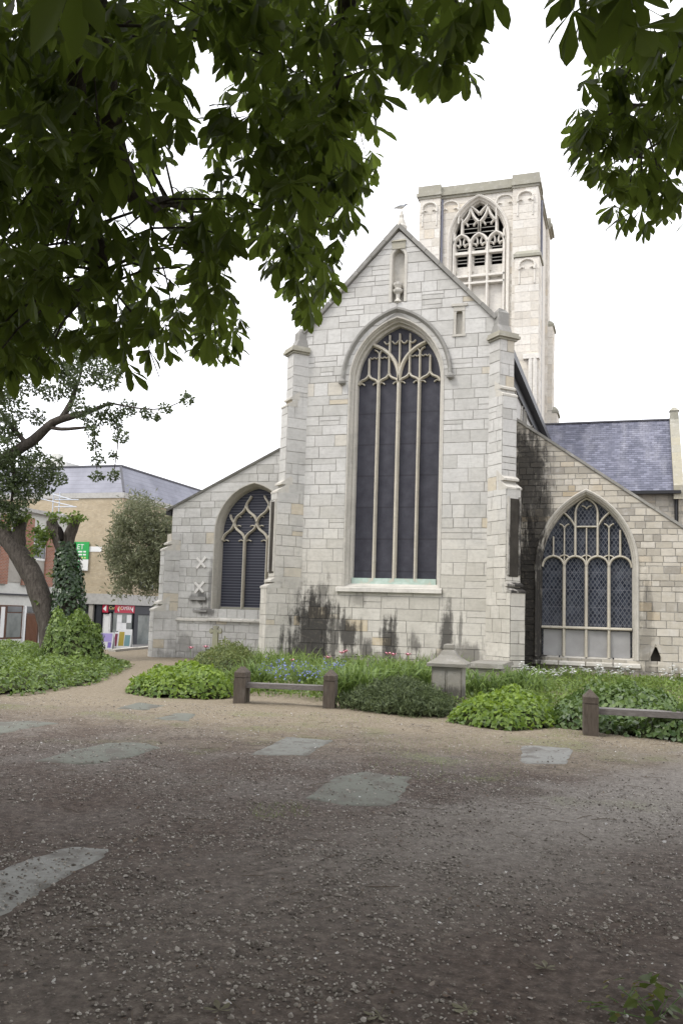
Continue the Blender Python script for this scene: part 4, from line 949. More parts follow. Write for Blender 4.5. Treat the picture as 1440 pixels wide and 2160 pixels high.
def text_mesh(s, size, mat, loc, ux, parent, name='lettering'):
    cu = bpy.data.curves.new('lettering', 'FONT'); cu.body = s; cu.size = size; cu.extrude = .004; to = bpy.data.objects.new('lettering_tmp', cu)
    me = bpy.data.meshes.new_from_object(to); bpy.data.objects.remove(to); bpy.data.curves.remove(cu)
    ux = Vector(ux).normalized(); up_ = Vector((0, 0, 1)); n_ = ux.cross(up_); Mx = Matrix.Identity(4)
    for i in range(3): Mx[i][0], Mx[i][1], Mx[i][2], Mx[i][3] = ux[i], up_[i], n_[i], loc[i]
    me.transform(Mx); return obj(name, me, mat, parent)
for (r_, mt, nm, dd) in (((244, 1291, 281, 1364), M_SG, 'shop_window', -.1), ((282, 1279, 290, 1364), M_DARKFR, 'pilaster', .04), ((291, 1298, 330, 1362), M_SG, 'shop_window', -.05), ((291, 1280, 340, 1297), M_DARKFR, 'fascia_panel', .02), ((244.5, 1277, 283, 1293), M_RED, 'shop_sign', .05)):
    y0, y1, z0_, z1_ = siderect(*r_, XS); m = MB(); m.box((XS+dd-.12, y0, max(z0_, SZ)), (XS+dd, y1, z1_)); q = aobj(m, nm, mt)
    if nm == 'shop_window' and r_[0] == 244:
        for i in range(3):
            for j in range(3):
                m = MB(); yy = y0+.25+(y1-y0-.4)*i/3; zz = z0_+.5+(z1_-z0_-.7)*j/3; m.box((XS+dd+.004, yy, zz), (XS+dd+.014, yy+(y1-y0)/3.6, zz+(z1_-z0_)/4.2)); aobj(m, 'poster', M_WHITE if (i+j) % 3 else M_SG, q).matrix_parent_inverse = Matrix.Identity(4)
    if nm == 'shop_sign':
        for yy, k in ((y0+.22, 1), (y1-.3, 1)):
            m = MB(); cz_ = (z0_+z1_)/2; m.prism([(XS+dd+.004, yy+.1, cz_-.2), (XS+dd+.004, yy+.1, cz_+.2), (XS+dd+.004, yy-.12, cz_-.04)], (.012, 0, 0)); aobj(m, 'arrow', M_WHITE, q).matrix_parent_inverse = Matrix.Identity(4)
        text_mesh('CAMERA', .34, M_WHITE, (XS+dd+.01, y0+.5, z0_+.2), (0, 1, 0), q).matrix_parent_inverse = ya.matrix_world.inverted()
        q2 = text_mesh('Camera', .3, plain('yellow_letters', (.6, .5, .2)), (frontrect(231, 1276, 243, 1290, AY)[0], AY-.03, z0_+.22), (1, 0, 0), q)
for i in range(6):                                        # upper windows of the side wall
    for zz in (3.0, 6.2):
        yy = 52.5+i*4.6; m = MB(); m.box((AX-.1, yy, zz), (AX+.03, yy+1.9, zz+1.6)); w_ = aobj(m, 'window', M_DARKFR)
        m = MB(); m.box((AX+.02, yy+.08, zz+.08), (AX+.045, yy+.9, zz+1.52)); m.box((AX+.02, yy+1.0, zz+.08), (AX+.045, yy+1.82, zz+1.52)); aobj(m, 'pane', M_WG, w_).matrix_parent_inverse = Matrix.Identity(4)

# estate agent's board on the front wall
bl, br, bz0, bz1 = frontrect(113, 1143, 187, 1203, AY-.12)
bd = empty('letting_board', (bl, AY-.12, bz0), 0, 'green and white letting board on the yellow brick wall', 'sign'); ib = Matrix.Translation((-bl, -AY+.12, -bz0))
def bobj(m, n, mt): o = m.build(n, mt, bd); o.matrix_parent_inverse = ib; return o
zm = bz0+(bz1-bz0)*.39; M_GREEN = plain('green_board', (.03, .33, .08), .45, .3, .03)
m = MB(); m.box((bl, AY-.12, zm), (br, AY-.08, bz1)); bobj(m, 'green_panel', M_GREEN); m = MB(); m.box((bl, AY-.119, bz0), (br, AY-.081, zm)); bobj(m, 'white_panel', M_WHITE)
for w_ in (.15, .85): m = MB(); m.box((bl+(br-bl)*w_, AY-.08, bz0+.2), (bl+(br-bl)*w_+.06, AY, bz0+.3)); m.box((bl+(br-bl)*w_, AY-.08, bz1-.3), (bl+(br-bl)*w_+.06, AY, bz1-.2)); bobj(m, 'bracket', M_DARKFR)
lt = text_mesh('TO LET', .5, M_WHITE, (bl+.75, AY-.125, bz1-.5), (1, 0, 0), bd); lt.matrix_parent_inverse = ib
rr = random.Random(3)
for k in range(3):                                       # lines of print too small to read
    m = MB(); x = bl+.5; z = bz1-.66-k*.2
    while x < br-.3: w_ = rr.uniform(.18, .42); m.box((x, AY-.127, z-.05), (min(x+w_, br-.2), AY-.119, z+.05)); x += w_+.08
    bobj(m, 'line_of_print', M_WHITE if k != 2 else plain('pale_yellow', (.6, .6, .25)))
m = MB(); m.box((br-1.55, AY-.125, bz0+.08), (br-.62, AY-.119, zm-.08)); bobj(m, 'logo_square', M_GREEN); lt = text_mesh('ing', .5, M_WHITE, (br-1.48, AY-.131, bz0+.25), (1, 0, 0), bd); lt.matrix_parent_inverse = ib

# cream and red brick building
BX = -31.4
yb = empty('office_building', (BX, 37, SZ), 0, 'low cream rendered building with red brick piers behind the pollarded tree', 'building'); inv_b = Matrix.Translation((-BX, -37, -SZ))
def b2(m, n, mt, parent=None):
    o = m.build(n, mt, parent or yb)
    if parent is None: o.matrix_parent_inverse = inv_b
    return o
m = MB(); m.box((-46, 26, SZ-.2), (BX, 43.6, 6.75)); b2(m, 'wall', M_CREAM)
m = MB(); m.box((-46, 25.9, 6.75), (BX+.25, 43.8, 6.95)); b2(m, 'flat_roof', M_CONC)
zp0, zp1, zw0, zw1 = xp(45, 1234, BX).z, xp(60, 1092, BX).z, xp(80, 1182, BX).z, xp(72, 1120, BX).z
py0 = xp(48, 1165, BX).y; py1 = xp(66, 1165, BX).y; pitch_ = xp(102, 1190, BX).y-xp(57, 1165, BX).y
for i in range(-5, 2):
    y0 = py0+i*pitch_; y1 = y0+(py1-py0)
    if y1 > 43.5: continue
    m = MB(); m.box((BX, y0, zp0), (BX+.14, y1, zp1)); b2(m, 'brick_pier', M_RB)
    ye = min(y0+pitch_, 43.5)
    m = MB(); m.box((BX, y1, zw0), (BX+.05, ye, zw1)); w_ = b2(m, 'window', M_WHITE)
    m = MB(); m.box((BX+.045, y1+.06, zw0+.12), (BX+.06, ye-.06, (zw0+zw1)/2+.1)); m.box((BX+.045, y1+.06, (zw0+zw1)/2+.16), (BX+.06, ye-.06, zw1-.06)); q = b2(m, 'pane', M_WG, w_)
    m = MB(); m.box((BX, y1, zp0+.12), (BX+.03, ye, zw0-.02)); b2(m, 'spandrel_panel', M_TAN)
zb = xp(40, 1254, BX).z; m = MB(); m.box((BX, 26, zb-.05), (BX+.1, 43.6, zb+.03)); b2(m, 'dark_string', M_DARKFR)
zg1 = xp(40, 1277, BX).z; zg0 = xp(20, 1348, BX).z; dy0 = xp(49, 1320, BX).y; dy1 = xp(80, 1320, BX).y
m = MB(); m.box((BX, 26, SZ+.25), (BX+.06, dy0-.1, zg1)); m.box((BX, dy1+.1, SZ+.25), (BX+.06, 43.5, zg1)); b2(m, 'ground_floor_framing', M_BROWN)
x = 26.3
while x < 43:
    w_ = 1.15
    if not (dy0-1.35 < x < dy1+.05):
        m = MB(); m.box((BX+.055, x, zg0+.1), (BX+.075, min(x+w_, 43.4), zg1-.42)); b2(m, 'window', M_SG)
        m = MB(); m.box((BX+.055, x, zg1-.36), (BX+.075, min(x+w_, 43.4), zg1-.06)); b2(m, 'window', M_WG)
        m = MB(); m.box((BX+.055, x+w_+.1, zg0+.1), (BX+.08, x+w_+.4, zg1-.1)); b2(m, 'white_panel', M_WHITE)
    x += 1.75
m = MB(); m.box((BX, 26, SZ), (BX+.1, dy0-.1, zg0)); m.box((BX, dy1+.1, SZ), (BX+.1, 43.5, zg0)); b2(m, 'plinth', M_CREAM)
for yy in (dy0-.06, dy1+.06): m = MB(); m.box((BX, yy-.07, SZ), (BX+.16, yy+.07, zg1)); b2(m, 'door_post', M_WHITE)
m = MB(); m.box((BX+.02, dy0+.02, SZ), (BX+.08, dy1-.02, zg1-.42)); dr = b2(m, 'door', M_BROWN)
for i in range(9): m = MB(); yy = dy0+.16+(dy1-dy0-.32)*i/9; m.box((BX+.08, yy, SZ+.2), (BX+.11, yy+.07, zg1-.55)); b2(m, 'slat', plain('slat_timber', (.16, .07, .035)) if i == 0 else bpy.data.materials['slat_timber'], dr)
m = MB(); m.box((BX+.02, dy0+.02, zg1-.38), (BX+.07, dy1-.02, zg1-.04)); b2(m, 'fanlight', M_WG)

# scaffold on the roof behind
sc_ = empty('scaffold', (-36, 44.5, 6.9), 0, 'galvanised scaffold frame rising above the cream building roof', 'scaffold'); isc = Matrix.Translation((36, -44.5, -6.9)); M_GALV = plain('galvanised_tube', (.42, .45, .5), .45, .4, .1)
def sp_(a, b, n): m = MB(); m.tube([a, b], .035, 6); o = m.build(n, M_GALV, sc_); o.matrix_parent_inverse = isc
for xx, y0 in ((114.5, 1028), (127, 1038)): 
    t_ = wp(xx, y0, 44.5); sp_((t_.x, 44.5, 5.0), (t_.x, 44.5, t_.z), 'pole')
for (xa, y_a, xb, y_b) in ((78, 1033, 152, 1054), (78, 1050, 155, 1068), (116, 1054, 166, 1054), (116, 1069, 162, 1069), (120, 1085, 137, 1085)): sp_(wp(xa, y_a, 44.45), wp(xb, y_b, 44.45), 'rail')

# A-boards and the kerb at the churchyard edge
def aboard(px_, py_, w_, h_, rot, mats, label):
    p = gp(px_, py_, SZ); e_ = empty('pavement_board', p, rot, label, 'sign', None)
    for s_ in (-1, 1):
        m = MB(); m.hexa([(-w_/2, s_*.28-.012, 0), (w_/2, s_*.28-.012, 0), (w_/2, s_*.28+.012, 0), (-w_/2, s_*.28+.012, 0), (-w_/2, s_*.02-.012, h_), (w_/2, s_*.02-.012, h_), (w_/2, s_*.02+.012, h_), (-w_/2, s_*.02+.012, h_)]); m.build('frame', M_WHITE, e_)
    for (u0, u1, v0, v1, mt) in mats:
        Yb = lambda v: -.28+.26*v-.018
        m = MB(); m.add([(-w_/2+w_*u0, Yb(v0), h_*v0), (-w_/2+w_*u1, Yb(v0), h_*v0), (-w_/2+w_*u1, Yb(v1), h_*v1), (-w_/2+w_*u0, Yb(v1), h_*v1)], [(0, 1, 2, 3)]); m.build('printed_panel', mt, e_)
P1 = plain('lilac_print', (.40, .33, .62), .4, .3, .05); P2 = plain('violet_print', (.22, .16, .48), .4, .3, .05); P3 = plain('ochre_print', (.40, .31, .04), .4, .3, .05); P4 = plain('teal_print', (.16, .29, .30), .4, .3, .05); P5 = plain('plum_print', (.22, .05, .09), .4, .3)
aboard(225, 1369, .82, .98, .25, [(.08, .92, .45, .94, P1), (.08, .32, .1, .42, P2), (.66, .92, .1, .42, P2)], 'lilac and white pavement board by the ivy bank')
aboard(263, 1367, .85, 1.15, .3, [(.1, .48, .12, .86, P3), (.52, .92, .12, .7, P4)], 'ochre and teal pavement board beside the shop window')
aboard(251, 1366, .6, .95, .1, [(.08, .92, .1, .9, P5)], 'small plum red pavement board between two larger boards')
kb = empty('kerb', gp(238, 1374, 0), 0, 'low pale stone kerb at the churchyard edge in front of the shop', 'kerb'); pk0, pk1 = gp(236, 1375, 0), gp(352, 1364, 0); kd = (pk1-pk0).normalized(); nk = Vector((-kd.y, kd.x, 0)); L = (pk1-pk0).length; k = 8
for i in range(k):
    a = pk0+kd*(L*i/k+.01); b = pk0+kd*(L*(i+1)/k-.01); m = MB(); m.tint = rng.random(); m.obox((a+b)/2+Vector((0, 0, -.02)), (b-a)/2, nk*.14, Vector((0, 0, .10+rng.uniform(0, .02)))); o = m.build('kerb_stone', M_DRESS, kb); o.matrix_parent_inverse = Matrix.Translation(-kb.location)

# ================================================================== THINGS IN THE CHURCHYARD
g = NT('weathered_oak'); P = g.pos(); n = g.noise(g.scale(P, (9, 9, 1.2)), 4, 5, .65); n2 = g.noise(P, 3, 3); c = g.ramp(n, [(.3, (.055, .044, .035)), (.6, (.098, .08, .064)), (.8, (.15, .13, .11))]); c = g.mix(g.math('MULTIPLY', g.step(n2, .5, .7), .3), c, (.14, .13, .115)); g.princ(c, .75, .25, g.bump(n, .5, .006)); M_OAK = g.m
g = NT('oak_seat'); P = g.pos(); n = g.noise(g.scale(P, (2, 9, 9)), 5, 5, .65); g.princ(g.ramp(n, [(.3, (.10, .088, .08)), (.7, (.18, .165, .155))]), .6, .35, g.bump(n, .4, .005)); M_SEAT = g.m
def bench(A, B, label, seatz=.40, ph=.58):
    A, B = Vector((A.x, A.y, 0)), Vector((B.x, B.y, 0)); d = B-A; L = d.length; rz = math.atan2(d.y, d.x)
    e_ = empty('bench', A, rz, label, 'bench', 'low oak benches along the flower bed')
    for x in (0, L):
        for j, y in enumerate((0, .235)):
            w_ = .105; hh = ph-(0 if j == 0 else .01); m = MB()
            m.box((x-w_, y-w_, -.03), (x+w_, y+w_, hh-.1)); m.box((x-w_+.012, y-w_+.012, hh-.1), (x+w_-.012, y+w_-.012, hh-.085)); m.box((x-w_, y-w_, hh-.085), (x+w_, y+w_, hh))
            m.add([(x-w_, y-w_, hh), (x+w_, y-w_, hh), (x+w_, y+w_, hh), (x-w_, y+w_, hh), (x, y, hh+.11)], [(0, 1, 4), (1, 2, 4), (2, 3, 4), (3, 0, 4)])
            m.build('post', M_OAK, e_)
    m = MB(); m.box((.1, -.02, seatz-.085), (L-.1, .25, seatz)); m.build('seat', M_SEAT, e_)
a1, b1 = gp(506, 1484), gp(694, 1492)
bench(a1, b1, 'low oak bench with pointed posts left of the dark juniper', .37, .56)
c1_ = gp(1245, 1552); bench(c1_, c1_+Vector((2.35, .22, 0)), 'low oak bench running out of the picture on the right', .40, .56)

# pedestal tomb, chest tomb, cross
pt_x0 = gp(938, 1483).x
M_TOMB = stone_mat('tomb_stone', [(0, (.15, .14, .115)), (.5, (.215, .20, .165)), (1, (.29, .275, .24))], ((pt_x0, .12, .5, .25, .7),), .7, .8, .9)
pt = gp(938, 1483); tb = empty('pedestal_tomb', (pt.x, pt.y+.33, 0), .06, 'square stone pedestal tomb with concave moulded cap beside the juniper', 'tomb')
m = MB(); m.tint = .5; m.box((-.30, -.30, -.05), (.30, .30, .72)); pd = m.build('pedestal', M_TOMB, tb)
for (xa, xb) in ((-.27, -.04), (.02, .27)): m = MB(); m.tint = .8; m.box((xa, -.318, .08), (xb, -.298, .62)); m.build('panel', M_TOMB, pd)
m = MB(); m.tint = .4; prof = [(.385, .70), (.39, .76), (.33, .80), (.24, .85), (.17, .92), (.13, 1.0), (.10, 1.02), (.11, 1.06), (.10, 1.12), (.05, 1.14)]; vs = []
for r_, z in prof: vs += [(-r_, -r_, z), (r_, -r_, z), (r_, r_, z), (-r_, r_, z)]
m.add(vs, [(3, 2, 1, 0)]+[(i*4+k, i*4+(k+1) % 4, (i+1)*4+(k+1) % 4, (i+1)*4+k) for i in range(len(prof)-1) for k in range(4)]+[(len(vs)-4, len(vs)-3, len(vs)-2, len(vs)-1)]); m.build('cap', M_TOMB, tb)
t0 = wp(983, 1402, 19.6); t1 = wp(1060, 1404, 19.6); ct = empty('chest_tomb', ((t0.x+t1.x)/2, 19.6, 0), 0, 'plain stone chest tomb with flat slab lid in front of the chancel wall', 'tomb'); wd = (t1.x-t0.x)/2; tzz = (t0.z+t1.z)/2
m = MB(); m.tint = .6; m.box((-wd+.06, .06, -.05), (wd-.06, 1.9, tzz-.07)); m.build('chest', M_TOMB, ct)
m = MB(); m.tint = .3; m.hexa([(-wd, 0, tzz-.07), (wd, 0, tzz-.07), (wd, 1.96, tzz-.07), (-wd, 1.96, tzz-.07), (-wd+.02, .02, tzz+.03), (wd-.02, .02, tzz+.03), (wd-.02, 1.94, tzz+.03), (-wd+.02, 1.94, tzz+.03)]); m.build('lid', M_TOMB, ct)
cp_ = wp(455, 1340, 26.4); cr_ = empty('cross_gravestone', (cp_.x, 26.4, 0), .1, 'mossy stone cross gravestone against the left aisle wall', 'gravestone')
zt_ = wp(455, 1322, 26.4).z; zc_ = wp(455, 1333, 26.4).z; M_MOSS = stone_mat('mossy_stone', [(0, (.25, .25, .16)), (1, (.34, .33, .23))], (), .6, .6, .6)
m = MB(); m.hexa([(-.11, -.06, -.05), (.11, -.06, -.05), (.11, .06, -.05), (-.11, .06, -.05), (-.085, -.06, zc_-.04), (.085, -.06, zc_-.04), (.085, .06, zc_-.04), (-.085, .06, zc_-.04)]); m.build('shaft', M_MOSS, cr_)
m = MB()
for dx, dz in ((1, 0), (-1, 0), (0, 1)):
    u_ = Vector((dx, 0, dz)); v_ = Vector((-dz, 0, dx)); c0 = Vector((0, 0, zc_+.03)); L = .19 if dz == 0 else max(.14, zt_-zc_-.02)
    m.prism([c0+u_*q+v_*w_+Vector((0, -.058, 0)) for q, w_ in ((.04, -.055), (L*.6, -.05), (L*.75, -.095), (L, -.085), (L+.03, 0), (L, .085), (L*.75, .095), (L*.6, .05), (.04, .055))], (0, .116, 0))
m.obox((0, 0, zc_+.03), (.075, 0, 0), (0, .055, 0), (0, 0, .075)); m.build('cross_head', M_MOSS, cr_)

# ledger stones let into the ground
g = NT('ledger_slate'); P = g.pos(); n = g.noise(P, 3, 6, .65); n2 = g.noise(P, 26, 4, .65); t = g.tint(); c = g.ramp(t, [(0, (.105, .112, .088)), (.5, (.15, .153, .13)), (1, (.25, .245, .235))]); c = g.mix(g.math('MULTIPLY', g.step(n, .47, .62), .7), c, (.085, .073, .06)); c = g.mix(g.math('MULTIPLY', g.step(n2, .58, .72), .5), c, (.07, .06, .05)); g.princ(c, .8, .3, g.bump(g.math('ADD', n, g.math('MULTIPLY', n2, .4)), .5, .02)); M_LEDG = g.m
LEDG_POLYS = []
def ledger(pts, label, tint, z=.012):
    """worn slab; its uneven top dips under the gravel here and there, which frays the outline"""
    P3_ = [gp(x, y, 0) for x, y in pts]; pa = np.array([tuple(q)[:2] for q in P3_]); LEDG_POLYS.append(pa)
    c_ = pa.mean(0); lo, hi = pa.min(0)-.05, pa.max(0)+.05; st = .045
    xs, ys = np.arange(lo[0], hi[0], st), np.arange(lo[1], hi[1], st); XX, YY = np.meshgrid(xs, ys); x, y = XX.ravel(), YY.ravel()
    ins = inpoly(x, y, pa); d = edgedist(x, y, pa)*np.where(ins, 1, -1)
    nz = np.array([mnoise.fractal(Vector((a*2.2+tint*9, b*2.2, 1.3)), 1.0, 2.0, 4) for a, b in zip(x, y)]); n2 = np.array([mnoise.noise(Vector((a*9, b*9, 4.4))) for a, b in zip(x, y)])
    zz = hgt(x, y)+z+.007*nz+.0025*n2-.03*np.exp(-np.maximum(d+.02*n2, 0)/.028)-np.where(d < 0, .03, 0)
    keep = (d > -.06).reshape(XX.shape); k = len(xs); idx = -np.ones(XX.size, int); use = np.where(keep.ravel())[0]; idx[use] = np.arange(len(use))
    fs = [(idx[j*k+i], idx[j*k+i+1], idx[(j+1)*k+i+1], idx[(j+1)*k+i]) for j in range(len(ys)-1) for i in range(k-1) if keep[j, i] and keep[j, i+1] and keep[j+1, i] and keep[j+1, i+1]]
    me = bpy.data.meshes.new('ledger_stone'); me.from_pydata([(x[q]-c_[0], y[q]-c_[1], zz[q]) for q in use], [], fs); settint(me, np.full(len(fs), tint))
    o = obj('ledger_stone', me, M_LEDG, smooth=True); o.location = (c_[0], c_[1], 0); tag(o, label, 'gravestone', 'ledger stones let into the ground')
ledger([(-90, 1568), (-60, 1530), (0, 1521), (60, 1518), (132, 1525), (60, 1538)], 'greenish flat ledger stone cut off by the left edge of the picture', .25)
ledger([(58, 1609), (150, 1582), (225, 1566), (310, 1567), (345, 1577), (270, 1604), (205, 1615)], 'mossy flat ledger stone with pointed corner left of centre', .2)
ledger([(522, 1592), (600, 1553), (705, 1559), (655, 1597)], 'clean grey flat ledger stone in line with the left bench', .6)
ledger([(637, 1680), (700, 1640), (770, 1626), (872, 1640), (850, 1690), (818, 1706), (720, 1700)], 'broken scaly flat ledger stone in the middle of the gravel', .3)
ledger([(238, 1498), (290, 1483), (356, 1489), (310, 1500)], 'small green flat ledger stone nearest the gravel path', .25)
ledger([(312, 1516), (370, 1505), (418, 1507), (402, 1523)], 'small flat ledger stone in front of the ivy mound', .3)
ledger([(1090, 1580), (1098, 1574), (1208, 1577), (1212, 1585), (1200, 1611), (1095, 1610)], 'grey flat ledger stone in front of the right bench post', .75)
ledger([(-120, 1985), (-60, 1855), (60, 1806), (150, 1775), (245, 1788), (215, 1815), (165, 1842), (110, 1872), (60, 1905), (0, 1942)], 'large pale worn ledger stone at the lower left', .8)

# gull on the gable finial
fz = 14.08+.66; gl_ = empty('seagull', (XC+.03, YC+.1, fz), 0, 'pale grey gull standing on the tip of the gable', 'bird')
g = NT('gull_plumage'); Z_ = g.xyz(g.n('TexCoord').outputs['Object'])[2]; g.princ(g.mix(g.step(Z_, .13, .17), (.66, .66, .65), (.36, .38, .41)), .8, .2); m = MB()
pts = [(-.27, .125), (-.2, .135), (-.13, .145), (-.05, .15), (.03, .155), (.08, .175), (.11, .205), (.145, .215), (.17, .205), (.185, .2)]; rad = [.012, .022, .045, .06, .058, .042, .034, .036, .026, .012]
m.tube([(x, 0, z) for x, z in pts], rad, 10); gb = m.build('body', g.m, gl_, True)
m = MB(); m.tube([(.18, 0, .2), (.215, 0, .195), (.235, 0, .185)], [.011, .009, .003], 6); m.build('beak', plain('yellow_beak', (.55, .38, .05)), gl_)
for s_ in (-1, 1): m = MB(); m.tube([(0, s_*.025, .1), (.005, s_*.025, .05), (0, s_*.025, -.01)], .006, 5); m.build('leg', bpy.data.materials['yellow_beak'], gl_)
for s_ in (-1, 1): m = MB(); m.tube([(.05, s_*.05, .165), (-.05, s_*.062, .165), (-.16, s_*.045, .15), (-.27, s_*.02, .135)], [.02, .03, .022, .004], 6); m.build('wing', g.m, gl_, True)

# ================================================================== VEGETATION
nr = np.random.RandomState(42)
# ---- leaf shapes
def leaflet(full=True):
    if full:
        V = [(0, 0, 0), (.35, 0, -.015), (.68, 0, -.03), (.88, 0, -.06), (1, 0, -.10)]
        for s_ in (1, -1): V += [(.33, s_*.085, .012), (.66, s_*.185, .02), (.87, s_*.13, -.03)]
        Fc = []
        for b, fl in ((5, 0), (8, 1)):
            t = [(0, 1, b), (1, b+1, b), (1, 2, b+1), (2, b+2, b+1), (2, 3, b+2), (3, 4, b+2)]
            Fc += [q if not fl else q[::-1] for q in t]
    else:
        V = [(0, 0, 0), (.65, .18, .02), (1, 0, -.08), (.65, -.18, .02)]; Fc = [(0, 1, 2), (0, 2, 3)]
    return np.array(V), np.array(Fc)
def palmate(rs, n=6, full=True, droop=(.5, 1.1)):
    """horse-chestnut leaf: leaflets fan from the end of the stalk and hang; unit = longest leaflet"""
    v, f = leaflet(full); VV = []; FF = []
    for i in range(n):
        t = (i-(n-1)/2)/((n-1)/2); az = t*1.95+rs.uniform(-.12, .12); L = (1-.42*abs(t))*rs.uniform(.9, 1.08); dr = rs.uniform(*droop)
        d = np.array([math.cos(az)*math.cos(dr), math.sin(az)*math.cos(dr), -math.sin(dr)]); s_ = np.cross([0, 0, 1.], d); s_ /= np.linalg.norm(s_); u_ = np.cross(d, s_)
        tw = rs.uniform(-.45, .45); s2, u2 = s_*math.cos(tw)+u_*math.sin(tw), -s_*math.sin(tw)+u_*math.cos(tw)
        VV.append((v[:, :1]*d+v[:, 1:2]*s2+v[:, 2:]*u2)*L); FF.append(f+i*len(v))
    n0 = sum(len(q) for q in VV)                                    # stalk
    VV.append(np.array([(0, .012, 0), (0, -.012, 0), (-.5, -.012, .42), (-.5, .012, .42)])); FF.append(np.array([(0, 1, 2), (0, 2, 3)])+n0)
    return np.concatenate(VV), np.concatenate(FF)

M_CHEST = leaf_mat('chestnut_leaf', (.013, .022, .008), (.085, .12, .026), .55, .45, .3, (.27, .36, .05))
g = NT('bark'); P = g.pos(); n = g.noise(g.scale(P, (6, 6, 1.6)), 3, 6, .7, .5); n2 = g.noise(P, 1.2, 4); c = g.ramp(n, [(.3, (.035, .029, .024)), (.55, (.085, .073, .062)), (.8, (.15, .135, .115))]); c = g.mix(g.math('MULTIPLY', g.step(n2, .55, .75), .35), c, (.085, .09, .055)); g.princ(c, .95, .15, g.bump(n, .9, .03)); M_BARK = g.m

# ---- horse chestnut over the camera
LOBES = [
 ([(-60, -60), (395, -60), (400, 100), (385, 190), (392, 280), (350, 360), (300, 400), (330, 480), (385, 560), (400, 660), (375, 770), (335, 800), (285, 845), (235, 835), (215, 765), (170, 735), (130, 700), (60, 640), (-60, 620)], (4.6, 9.0), 640),
 ([(-60, 540), (60, 560), (125, 640), (140, 700), (125, 780), (60, 800), (-60, 820)], (5.5, 8.0), 170),
 ([(395, -60), (1035, -60), (1025, 40), (990, 130), (992, 185), (955, 200), (900, 190), (870, 195), (820, 170), (798, 215), (792, 290), (820, 370), (775, 400), (742, 430), (735, 530), (700, 620), (650, 680), (615, 640), (580, 600), (555, 540), (540, 500), (500, 500), (470, 560), (505, 610), (515, 720), (490, 755), (430, 790), (400, 730), (420, 660), (395, 560), (345, 470), (370, 390), (440, 370), (450, 280), (470, 190), (500, 140), (430, 140), (405, 120)], (5.2, 10.5), 980),
 ([(1215, 90), (1260, 60), (1460, 40), (1500, 60), (1500, 470), (1440, 485), (1340, 520), (1290, 490), (1275, 390), (1230, 350), (1208, 200)], (6.2, 9.0), 230),
 ([(1060, -60), (1500, -60), (1500, 110), (1430, 100), (1300, 95), (1210, 70), (1150, 40), (1070, 10)], (3.0, 5.5), 60),
 ([(300, 395), (440, 385), (420, 450), (330, 470), (290, 430)], (7, 9), 40),
]
tree_base = Vector((-1.6, -3.4, 0))
ct_ = empty('horse_chestnut_tree', tree_base, 0, 'large horse chestnut tree whose drooping leafy boughs frame the top of the view', 'tree'); ict = Matrix.Translation(-tree_base)
limbs = []
def limb(pts, r0, r1, mbx, seg=8, n=6):
    P_ = [Vector(p) for p in pts]; out = []
    for i in range(len(P_)-1):
        a = P_[max(i-1, 0)]; b, c, d = P_[i], P_[i+1], P_[min(i+2, len(P_)-1)]
        for k in range(n):
            t = k/n; out.append(.5*((2*b)+(-a+c)*t+(2*a-5*b+4*c-d)*t*t+(-a+3*b-3*c+d)*t**3))
    out.append(P_[-1]); N = len(out); mbx.tube(out, [r0+(r1-r0)*(i/(N-1)) for i in range(N)], seg, .12); limbs.extend(out[N//5:]); return out
tm = MB(); limb([tree_base+Vector((0, 0, -.2)), tree_base+Vector((.05, .1, 1.6)), tree_base+Vector((0, .2, 3.4))], .52, .38, tm, 14); limbs.clear()
m = tm.build('trunk', M_BARK, ct_, True); m.matrix_parent_inverse = ict
tops = tree_base+Vector((0, .2, 3.3)); bm_ = MB()
L_ = [[dp(540, -420, 7.5), dp(515, -60, 8.2), dp(545, 62, 8.6), dp(605, 88, 9.0), dp(680, 70, 9.6)],
      [dp(-500, -200, 5.5), dp(-150, 240, 6.2), dp(20, 355, 6.8), dp(80, 382, 7.1), dp(150, 405, 7.5)],
      [dp(100, -300, 6.0), dp(240, 300, 7.2), dp(300, 432, 7.7), dp(350, 425, 8.0), dp(405, 447, 8.4)],
      [dp(1700, -600, 6.5), dp(1480, 0, 7.2), dp(1400, 160, 7.5), dp(1340, 330, 7.7)],
      [dp(900, -700, 6.5), dp(780, -250, 7.5), dp(720, 80, 7.8), dp(690, 330, 8.0), dp(660, 500, 8.1)],
      [dp(200, -500, 5.0), dp(160, -80, 5.8), dp(170, 300, 6.3), dp(230, 600, 6.5)],
      [dp(1200, -900, 5.5), dp(1080, -300, 6.5), dp(960, -30, 7.4)]]
for q in L_: limb([tops, (tops+q[0])/2+Vector((0, 0, 1.2))]+q, .16, .022, bm_, 8)
for a in range(9):
    an = a/9*6.28; q = tops+Vector((math.cos(an)*5.5, math.sin(an)*5.0, 2.6+.8*math.sin(3*an)))
    if q.y > 1.5: q.z += 2.2
    limb([tops, (tops+q)/2+Vector((0, 0, .9)), q, q+Vector((math.cos(an)*2.6, math.sin(an)*2.4, -.3))], .17, .03, bm_, 6)
lm = np.array([tuple(q) for q in limbs])
clusters = []; leafP = []; leafS = []
for poly, (d0, d1), n in LOBES:
    pa = np.array(poly); lo, hi = pa.min(0), pa.max(0); got = 0
    while got < n:
        u = nr.uniform(lo[0], hi[0]); v = nr.uniform(lo[1], hi[1])
        if not inpoly(np.array([u]), np.array([v]), poly)[0]: continue
        dd = d0+(d1-d0)*nr.rand()**.8; c_ = dp(u, v, dd); clusters.append(c_); k = 4+nr.randint(4)
        pts = np.array(c_)+nr.randn(k, 3)*np.array([.16, .16, .14])
        X_, Y_, z_ = project(pts); ok = inpoly(X_, Y_-(14*6/dd), poly) & inpoly(X_, Y_+22*6/dd, poly)
        leafP += list(pts[ok]); leafS += list(nr.uniform(.16, .26, ok.sum())); got += k*.75
